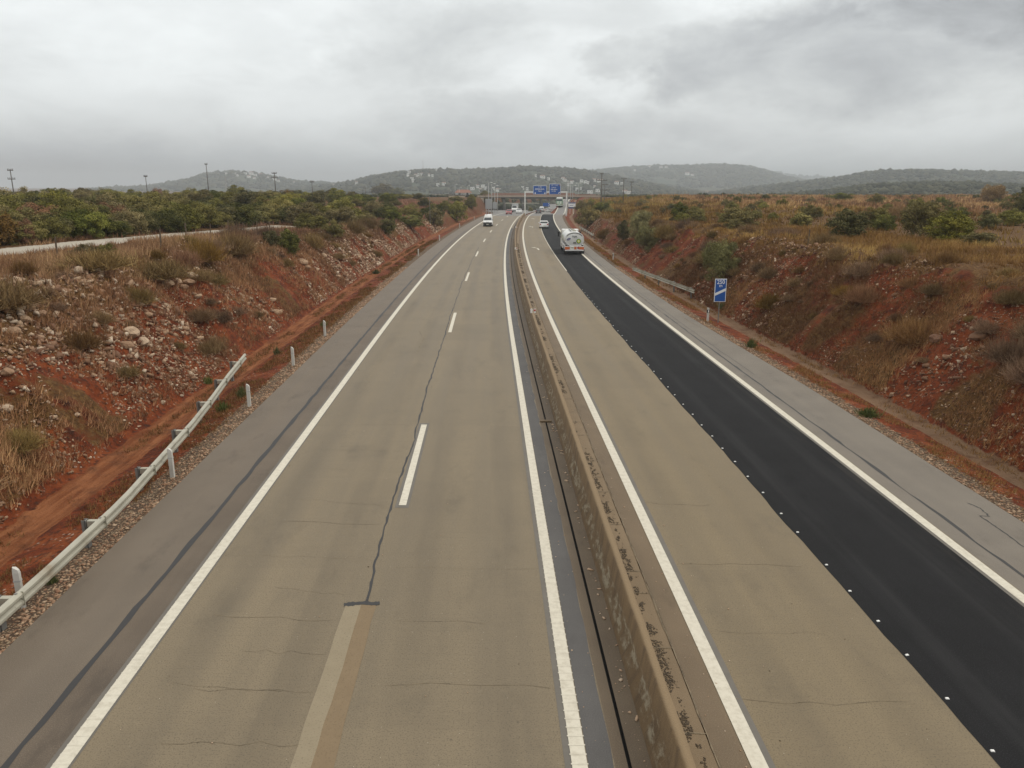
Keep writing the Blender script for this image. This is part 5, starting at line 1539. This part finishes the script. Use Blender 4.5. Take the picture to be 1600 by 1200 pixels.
# boulders
k = 0
bl = []
for (px, py, w) in ((205, 523, 30), (196, 538, 26), (222, 535, 22), (230, 495, 18), (224, 478, 18), (262, 445, 22), (275, 440, 20), (285, 448, 18), (296, 443, 20), (250, 443, 16), (432, 488, 20), (425, 470, 14), (472, 410, 22), (480, 418, 14), (12, 585, 24), (8, 640, 26), (22, 520, 26), (40, 505, 22), (65, 490, 18), (90, 480, 16), (120, 648, 14), (243, 622, 13), (254, 629, 12), (300, 430, 18), (310, 470, 14), (358, 470, 14), (505, 400, 14), (528, 432, 12), (1462, 534, 26), (1530, 525, 28), (1478, 566, 16), (1570, 560, 18), (1392, 535, 12), (1400, 462, 14), (1390, 415, 18), (1340, 435, 16), (1512, 330, 10), (1530, 326, 9), (1555, 334, 9), (1390, 353, 9), (1545, 367, 9)):
    x, y, z = at(px, py); s = zc_of(y, z) / 1200 * w / 2
    rr = random.Random(k); bm = bmesh.new(); bmesh.ops.create_icosphere(bm, subdivisions=2, radius=1)
    for v in bm.verts:
        nn = .72 + .5 * float(vn(np.array([v.co.x * 1.3 + k * 7]), np.array([v.co.y * 1.3 + v.co.z * 1.7]), k)[0]); v.co *= nn
        v.co.z *= .68
    me = bpy.data.meshes.new('boulder'); bm.to_mesh(me); bm.free(); me.materials.append(M['stone'])
    a = me.attributes.new('tint', 'FLOAT_COLOR', 'POINT'); tv = rr.uniform(.4, .85) if px < 1000 else rr.uniform(.05, .35); a.data.foreach_set('color', np.tile([tv, tv, tv, 1], len(me.vertices)).astype(np.float32))
    o = link('boulder', me); o.location = (x, y, z - s * .1); o.scale = (s, s * .85, s * .85); o.rotation_euler = (rr.uniform(-.3, .3), rr.uniform(-.3, .3), rr.uniform(0, 6.3))
    tag(o, 'pale limestone boulder lodged in the rocky red cut' if px < 1000 else ('dark grey boulder lodged in the grassy red bank' if py > 400 else 'pale stone lying in the plateau grass'), 'boulder', 'boulders of the rocky cut' if px < 1000 else ('boulders of the grassy bank' if py > 400 else 'stones on the plateau'))
    k += 1

# --- dry grass
def grass_field(name, n, left, ymax, blades, hgt, wid, tuft, umin, umax, gold=0., pw=1.5, ymin=8):
    Y = ymin + (ymax - ymin) * rng.random(n) ** pw
    u = umin + (umax - umin) * rng.random(n)
    if left: d = -(Lf(Y) + 4.0 + 1.16 * zt_left(Y) * u)
    else: d = R_edge(Y) + 2.9 + 1.08 * zt_right(Y) * u
    X = C(Y) + d
    cov = soil_masks(X, Y)
    k = (rng.random(n) < .30 + .9 * cov[:, 1]) & (cov[:, 2] < .4) & (fbm(X * .5, Y * .5, 131) > .36)
    X, Y, u = X[k], Y[k], u[k]
    n = len(X); Z = terr(X, Y)
    big = fbm(X * .25, Y * .25, 141)
    B = np.repeat(np.stack([X, Y, Z - .03], 1), blades, 0); N = len(B)
    B[:, :2] += rng.normal(0, tuft, (N, 2))
    th = rng.random(N) * 6.283; ti = .12 + .75 * rng.random(N); L = hgt * (.4 + .9 * rng.random(N)) * np.repeat(.5 + 1.0 * big, blades) * (1 + B[:, 1] * .004)
    D = np.stack([np.sin(ti) * np.cos(th), np.sin(ti) * np.sin(th), np.cos(ti)], 1)
    S = np.stack([-np.sin(th + .8), np.cos(th + .8), 0 * th], 1) * (wid * (.6 + .8 * rng.random(N)) * (1 + B[:, 1] * .018))[:, None]
    V = np.stack([B - S, B + S, B + D * L[:, None]], 1).reshape(-1, 3)
    t = np.clip(np.repeat(big * .9 - .1 + gold * (fbm(X * .09 + 5, Y * .09, 151) > .5), blades) + .35 * (rng.random(N) - .5), 0, 1)
    link(name, np_mesh(name, V, np.arange(len(V)).reshape(-1, 3), M['straw'], tint=np.repeat(t, 3)), None, 'stuff')
grass_field('dry_grass', 18000, True, 110, 9, .40, .010, .12, .6, 3.2, .3)
grass_field('dry_grass', 21000, True, 70, 8, .28, .009, .10, .02, .8)
grass_field('dry_grass', 15000, False, 130, 9, .30, .010, .10, .75, 3.6, .35, 1.3, 14)
grass_field('dry_grass', 22000, False, 70, 8, .22, .008, .10, .0, .85, -.3, 1.4, 12)
grass_field('dry_grass', 9000, False, 300, 6, .42, .022, .25, 1.2, 14, .3, 1.0, 40)
grass_field('dry_grass', 12000, False, 300, 6, .5, .03, .4, 10, 60, .35, 1.0, 60)
grass_field('dry_grass', 5000, True, 240, 6, .42, .022, .25, 1.2, 9, 0., 1.0, 60)

def verge_grass(n, left):
    Y = 7 + 120 * rng.random(n) ** 1.5
    d = np.where(rng.random(n) < .8, .7 + 1.5 * rng.random(n), 3.0 + .5 * rng.random(n))
    d = -(Lf(Y) + d) if left else R_edge(Y) + d * .8
    X = C(Y) + d; k = fbm(X * .6, Y * .35, 161) > .47; X, Y = X[k], Y[k]; n = len(X); Z = terr(X, Y)
    B = np.repeat(np.stack([X, Y, Z - .02], 1), 7, 0); N = len(B); B[:, :2] += rng.normal(0, .07, (N, 2))
    th = rng.random(N) * 6.283; ti = .2 + .9 * rng.random(N); L = .16 * (.4 + .9 * rng.random(N)) * (1 + B[:, 1] * .006)
    D = np.stack([np.sin(ti) * np.cos(th), np.sin(ti) * np.sin(th), np.cos(ti)], 1)
    S = np.stack([-np.sin(th + .8), np.cos(th + .8), 0 * th], 1) * (.007 * (1 + B[:, 1] * .02))[:, None]
    V = np.stack([B - S, B + S, B + D * L[:, None]], 1).reshape(-1, 3)
    link('dry_grass', np_mesh('dry_grass', V, np.arange(len(V)).reshape(-1, 3), M['straw'], tint=np.repeat(np.clip(.35 + .5 * (rng.random(N) - .5), 0, 1), 3)), None, 'stuff')
verge_grass(9000, True); verge_grass(6000, False)

# --- track-side fence posts
fp = None
for k, (px, py) in enumerate(((90, 402), (251.5, 384), (292, 375), (329, 371), (358, 366), (381, 367), (402, 366), (422, 364))):
    x, y, z = at(px, py)
    if fp is None:
        fp = MB().tube([(0, 0, -.2), (.01, 0, .6), (0, 0, 1.15)], [.055, .05, .045], 7).build('fence_post', M['wood'], None); o = fp
    else:
        o = fp.copy(); COL.objects.link(o)
    o.location = (x, y, z); o.rotation_euler = (random.uniform(-.06, .06), random.uniform(-.06, .06), random.random() * 6)
    o.scale = (1, 1, random.uniform(.85, 1.1))
    tag(o, 'weathered wooden fence post in a row along the pale track', 'fence post', 'fence posts along the pale track')
for px, py in ((1576, 300), (1262, 384)):
    pass
x, y, z = at(1262, 384)
o = fp.copy(); COL.objects.link(o); o.location = (x, y, z); tag(o, 'thin lone post on the rim of the grassy bank', 'fence post')

# ------------------------------------------------------------------ hills
def hill(name, R, pts, depth, base=-8., seed=0, trees=3000, tree_s=4., amp=.10, homes=()):
    P = np.array(pts, float)
    px = np.arange(P[0, 0], P[-1, 0] + .1, 3.)
    py = np.interp(px, P[:, 0], P[:, 1]) + 2.2
    # soften the polyline and roughen the crest
    py = np.convolve(np.pad(py, 6, 'edge'), np.ones(13) / 13, 'valid')
    az = (px - 800) / 1200.
    crest = CAM_H + (291 - py) / 1239 * R
    K = np.linspace(-1, 1.2, 46)
    def surf(a, c, k, s):
        r = R * (1 + depth * k)
        f = np.where(k < 0, np.cos(np.clip(-k, 0, 1) * math.pi / 2) ** 1.15, np.cos(np.clip(k / 1.2, 0, 1) * math.pi / 2) ** 1.3)
        X, Y = a * r, r
        nz = (fbm(X / (R * .05), Y / (R * .09), seed, 5) - .5) * amp * np.maximum(c - base, 4) * (.15 + np.minimum(1, np.abs(k) * 3)) * 2.2
        z = base + (c - base) * f + nz * (f > .02)
        return X, Y, z
    A, KK = np.meshgrid(az, K, indexing='ij'); Cr = np.repeat(crest[:, None], len(K), 1)
    X, Y, Z = surf(A, Cr, KK, seed)
    n = len(K); i = (np.arange(len(az) - 1)[:, None] * n + np.arange(n - 1)[None]).ravel()
    F = np.stack([i, i + n, i + n + 1, i + 1], 1)
    link(name, np_mesh(name, np.stack([X, Y, Z], -1).reshape(-1, 3), F, M['hill'], smooth=True), None, 'structure')
    def place(pxh, pyh):
        aa = (pxh - 800) / 1200.; cc = float(np.interp(aa, az, crest))
        best = None
        for kq in np.linspace(-.98, .0, 120):
            x_, y_, z_ = surf(np.array([aa]), np.array([cc]), np.array([kq]), seed)
            yy = 291 + (CAM_H - z_[0]) * 1239 / y_[0]
            if best is None or abs(yy - pyh) < best[0]: best = (abs(yy - pyh), x_[0], y_[0], z_[0])
        return best[1:]
    # scrub woodland covering the slope
    a = rng.uniform(az[0], az[-1], trees); k = -.9 + 1.0 * rng.random(trees)
    k = np.where(rng.random(trees) < .3, rng.normal(0, .05, trees), k)
    c = np.interp(a, az, crest)
    x, y, z = surf(a, c, k, seed)
    ok = fbm(x / (R * .03), y / (R * .03), seed + 3) > .36
    for (hx, hy, hw) in homes:      # gardens: no trees right in front of a house
        q = place(hx, hy); ok &= ~((np.abs(a - (hx - 800) / 1200.) < hw * .62 / 1200) & (y > q[1] - R * .035) & (y < q[1] + R * .012))
    x, y, z = x[ok], y[ok], z[ok]
    S = tree_s * (.5 + .8 * rng.random(len(x)) ** 2)
    V, Ft, T = lumps(np.stack([x, y, z + S * .35], 1), S, (1.1, 1.1, .85), .28)
    link('hill_woods', np_mesh('hill_woods', V, Ft, M['forest'], tint=T), None, 'stuff')
    return place
HOMES0 = [(363, 271, 5), (369, 273, 4), (376, 271.5, 6), (384, 273, 5), (391, 272, 4), (398, 273, 6), (407, 273.5, 7), (413, 275, 5), (421, 275, 5), (427, 276, 4), (403, 278, 6), (411, 280, 5), (386, 276, 4), (432, 279, 4), (441, 282, 6), (447, 284, 5), (470, 286, 4)]
HOMES1 = [(645, 272, 6), (652, 270, 5), (655, 277, 5), (659, 275.5, 4), (649, 282, 6), (664, 275, 4), (675, 276, 5), (680, 277, 4), (686, 268.5, 5), (643, 276, 4), (651, 285, 6), (688, 291, 6), (697, 290, 7), (512, 284, 6), (520, 283, 5), (530, 283.5, 4), (559, 284, 5), (565, 288, 6), (562, 281, 4), (740, 297, 7), (748, 294, 6), (756, 293, 8), (760, 296.5, 6), (752, 299, 5), (772, 297, 5), (778, 299, 6), (816, 296, 6), (823, 297.5, 5), (836, 277, 4), (846, 279, 8), (855, 282, 6), (877, 282, 7), (880, 284, 5)]
HOMES2 = [(985, 268, 5), (1007, 262.5, 6), (1024, 263.5, 7), (1032, 263, 5), (1064, 274, 8), (1072, 275, 6)]
HOMES3 = [(905, 285, 5), (911, 286.5, 6), (915, 288, 5), (924, 284, 6), (931, 285, 8), (936, 285, 5), (885, 290, 4), (890, 287, 5), (898, 298, 5), (906, 297, 6), (925, 294, 6), (930, 300, 7), (918, 302, 8), (958, 288, 7), (966, 289, 6), (971, 302.5, 8), (978, 303, 6)]
P1 = hill('far_village_hill', 2600, [(150, 297), (200, 293), (250, 291), (300, 283), (340, 272), (370, 269), (400, 269.5), (440, 276), (480, 284), (530, 287), (570, 291), (620, 298)], .28, seed=201, trees=3500, tree_s=7, homes=HOMES0)
P2 = hill('central_hill', 1900, [(440, 300), (480, 294), (540, 288), (590, 277), (630, 270), (665, 267.5), (700, 267), (740, 267), (780, 265.5), (830, 262.5), (870, 264), (900, 267), (930, 272), (970, 280), (1020, 289), (1090, 300)], .38, seed=211, trees=7500, tree_s=5.0, homes=HOMES1 + HOMES3)
P3 = hill('long_back_hill', 3300, [(820, 296), (860, 284), (900, 272), (940, 266), (980, 262.5), (1010, 261), (1060, 261), (1100, 259.5), (1130, 259), (1160, 263), (1190, 270), (1220, 278), (1260, 286), (1330, 297)], .30, seed=221, trees=7000, tree_s=8, homes=HOMES2)
P4 = hill('misty_back_hill', 5200, [(1120, 288), (1165, 267), (1200, 271), (1230, 277), (1260, 277), (1300, 279.5), (1400, 283), (1500, 288)], .2, seed=231, trees=1500, tree_s=14)
P5 = hill('wooded_ridge', 1700, [(1010, 306), (1060, 304), (1100, 301), (1150, 295), (1200, 289), (1260, 282), (1300, 278), (1330, 272), (1360, 269), (1400, 267.5), (1450, 268), (1500, 270), (1560, 271.5), (1620, 274), (1720, 280), (1800, 290)], .34, seed=241, trees=8000, tree_s=4.6)
P6 = hill('near_scrub_ridge', 760, [(1150, 311), (1200, 306), (1240, 302), (1290, 297), (1330, 291), (1380, 288.5), (1430, 286), (1480, 287), (1540, 289), (1600, 291), (1700, 293), (1800, 300)], .34, seed=251, trees=5000, tree_s=2.5)

def village(place, R, lst, label, group):
    for (px, py, w) in lst:
        x, y, z = place(px, py); s = y / 1200
        wd = w * s * random.uniform(.6, .95); house(label, x, y, z + .5, wd, wd * .6, max(4.2, wd * random.uniform(.42, .6)), random.uniform(-.5, .5) - math.atan2(x, y), group, flat=random.random() < .35)
village(P1, 2600, HOMES0, 'tiny whitewashed house in the village on the distant hilltop', 'houses of the distant hilltop village')
village(P2, 1900, HOMES1, 'small white house among trees on the central hill', 'white houses of the central hill')
village(P3, 3300, HOMES2, 'small pale house high on the long misty hill', 'pale houses of the long misty hill')
village(P2, 1900, HOMES3, 'small white house scattered behind the power poles', 'white houses behind the power poles')
x, y, z = P2(662, 268)
mast('tall thin mast on the crest of the central hill', 662, 250, 268, y, z)

# scrub belt on the flat ground before the hills
nt = 12000
Y = 310 + 1500 * rng.random(nt) ** 1.6; a = rng.uniform(-1., 1., nt); X = a * Y
k = np.abs(X - C(Y)) > np.where(Y > 412, 15, 24)
k &= ~((Y < 412) & (X > -50) & (X < 75))
X, Y = X[k], Y[k]
k = fbm(X * .006, Y * .006, 301) > .4
X, Y = X[k], Y[k]
Y2 = rng.uniform(414, 560, 900); d2 = np.where(rng.random(900) < .5, -1, 1) * rng.uniform(14.5, 62, 900)
X = np.concatenate([X, C(Y2) + d2]); Y = np.concatenate([Y, Y2])
Z = terr(X, Y)
S = (1.1 + 1.6 * rng.random(len(X)) ** 2) * (1 + Y / 900)
mxh = CAM_H - 13.5 * Y / 1239 - Z
S = np.minimum(S, np.maximum(mxh, 1.2))
V, F, T = lumps(np.stack([X, Y, Z + S * .3], 1), S, (1.15, 1.15, .8), .3)
link('scrub_woods', np_mesh('scrub_woods', V, F, M['forest'], tint=T), None, 'stuff')

# ------------------------------------------------------------------ sky, sun, air
SUN_EL, SUN_AZ = rad(48), rad(78)     # azimuth measured from the view direction towards the east side
world = bpy.data.worlds.new("World"); scene.world = world; world.use_nodes = True
nt = world.node_tree; nt.nodes.clear(); g = G(nt)
dirv = g.node('ShaderNodeTexCoord').outputs['Generated']
sx, sy_, sz = g.sep(dirv)
az = g.m('MULTIPLY', g.m('ARCTAN2', sx, sy_), 57.2958)
el = g.m('MULTIPLY', g.m('ARCSINE', sz), 57.2958)
# soft cloud field
cv = g.comb(g.m('MULTIPLY', az, .045), g.m('MULTIPLY', el, .075), 0.)
w1 = g.noise(cv, 1.6, 3, .55)
w2 = g.noise(g.map(cv, loc=(7.3, 2.1, 0)), 1.9, 3, .55)
m1 = g.noise(g.map(cv, loc=(3, 9, 0)), 4.2, 6, .62)
m2 = g.noise(g.map(cv, loc=(1, 4, 0)), 4.2, 6, .62)
azd = g.m('ADD', az, g.m('ADD', g.m('MULTIPLY', g.m('SUBTRACT', w1, .5), 12.), g.m('MULTIPLY', g.m('SUBTRACT', m1, .5), 11.)))
eld = g.m('ADD', el, g.m('ADD', g.m('MULTIPLY', g.m('SUBTRACT', w2, .5), 3.5), g.m('MULTIPLY', g.m('SUBTRACT', m2, .5), 4.2)))
fine = g.noise(g.map(cv, (1, 1.2, 1)), 2.6, 7, .6, .35)
puff = g.noise(g.map(cv, (1., 1.5, 1), loc=(5, 5, 0)), 1.7, 7, .58, .5)
def blob(a0, e0, ra, re, hard=0., end=1.6):
    dx = g.m('DIVIDE', g.m('SUBTRACT', azd, a0), ra); dy = g.m('DIVIDE', g.m('SUBTRACT', eld, e0), re)
    r2 = g.m('ADD', g.m('MULTIPLY', dx, dx), g.m('MULTIPLY', dy, dy))
    return g.mr(r2, hard, end, 1., 0.)
val = g.mr(fine, .25, .75, .88, .985)
val = g.m('ADD', val, g.m('MULTIPLY', g.m('SUBTRACT', g.mr(puff, .42, .62), .5), .085))
dark = g.m('MAXIMUM', blob(31., 11.0, 11., 3.4, .15, 1.7), g.m('MULTIPLY', blob(23.5, 8.6, 12., 4.2, .15, 1.5), .60))
dark = g.m('MAXIMUM', dark, g.m('MULTIPLY', blob(14.2, 8.2, 6., 2.4, .1, 1.5), .55))
dark = g.m('MAXIMUM', dark, g.m('MULTIPLY', blob(9.4, 8.7, 3.6, 1.4, .0, 1.5), .42))
dark = g.m('MAXIMUM', dark, g.m('MULTIPLY', blob(2., 4.2, 12., 2.0, .0, 1.7), .42))
dark = g.m('MAXIMUM', dark, g.m('MULTIPLY', blob(-5., 9.6, 8., 2.8, .0, 1.7), .30))
dark = g.m('MULTIPLY', dark, g.mr(puff, .3, .62, .62, 1.12))
val = g.m('SUBTRACT', val, g.m('MULTIPLY', dark, g.mr(fine, .3, .7, .62, .42)))
brt = g.m('MAXIMUM', blob(19., 12.4, 10., 1.8, .3, 1.4), g.m('MAXIMUM', blob(-22., 10., 15., 3.5), blob(3., 8.6, 7., 2.2, .2, 1.5)))
val = g.m('ADD', val, g.m('MULTIPLY', brt, .13))
# low murk along the skyline, thicker on the west
wst = g.mr(az, -36., 10., 1., .28)
low = g.m('MULTIPLY', g.mr(el, .2, 5.2, 1., 0.), wst)
val = g.m('SUBTRACT', val, g.m('MULTIPLY', low, .42))
val = g.m('SUBTRACT', val, g.m('MULTIPLY', g.mr(el, 0., 4.5, 1., 0.), .05))
# overcast vault grows brighter overhead
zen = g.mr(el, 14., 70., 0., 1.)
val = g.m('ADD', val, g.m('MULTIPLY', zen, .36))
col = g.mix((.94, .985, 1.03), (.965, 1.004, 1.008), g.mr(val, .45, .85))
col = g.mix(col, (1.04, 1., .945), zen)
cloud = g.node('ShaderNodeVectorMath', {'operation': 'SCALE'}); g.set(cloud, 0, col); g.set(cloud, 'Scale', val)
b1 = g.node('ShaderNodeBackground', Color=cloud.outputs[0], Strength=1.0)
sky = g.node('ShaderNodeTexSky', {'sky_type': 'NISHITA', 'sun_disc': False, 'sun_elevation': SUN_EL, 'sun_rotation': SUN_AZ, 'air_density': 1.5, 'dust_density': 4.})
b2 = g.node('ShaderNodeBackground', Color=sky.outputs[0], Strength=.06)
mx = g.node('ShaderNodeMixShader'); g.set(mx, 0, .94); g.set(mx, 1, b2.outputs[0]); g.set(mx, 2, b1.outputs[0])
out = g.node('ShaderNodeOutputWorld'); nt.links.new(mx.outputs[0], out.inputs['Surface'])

sd = bpy.data.lights.new('sun', 'SUN'); sd.energy = 1.3; sd.angle = rad(18); sd.color = (1., .94, .85)
so = bpy.data.objects.new('sun', sd); COL.objects.link(so)
sdir = Vector((math.sin(SUN_AZ) * math.cos(SUN_EL), math.cos(SUN_AZ) * math.cos(SUN_EL), math.sin(SUN_EL)))
so.rotation_euler = (-sdir).to_track_quat('-Z', 'Y').to_euler()

HAZE = True
if HAZE:
    o = MB().box((0, 3900, 57), (9600, 8400, 146)).build('haze', None or M['soil'], None, kind='stuff')
    hm = bpy.data.materials.new('thin_air'); hm.use_nodes = True; hn = hm.node_tree; hn.nodes.clear()
    hg = G(hn)
    vol = hg.node('ShaderNodeVolumePrincipled', Color=(.70, .745, .785), Density=.00031, Anisotropy=.1)
    ho = hg.node('ShaderNodeOutputMaterial'); hn.links.new(vol.outputs[0], ho.inputs['Volume'])
    o.data.materials.clear(); o.data.materials.append(hm)
    scene.cycles.volume_max_steps = 16

scene.view_settings.view_transform = 'Standard'
scene.view_settings.look = 'None'
scene.view_settings.exposure = 0.
scene.view_settings.gamma = 1.
scene.cycles.max_bounces = 5
scene.cycles.diffuse_bounces = 3
scene.cycles.volume_bounces = 1
scene.cycles.use_denoising = True
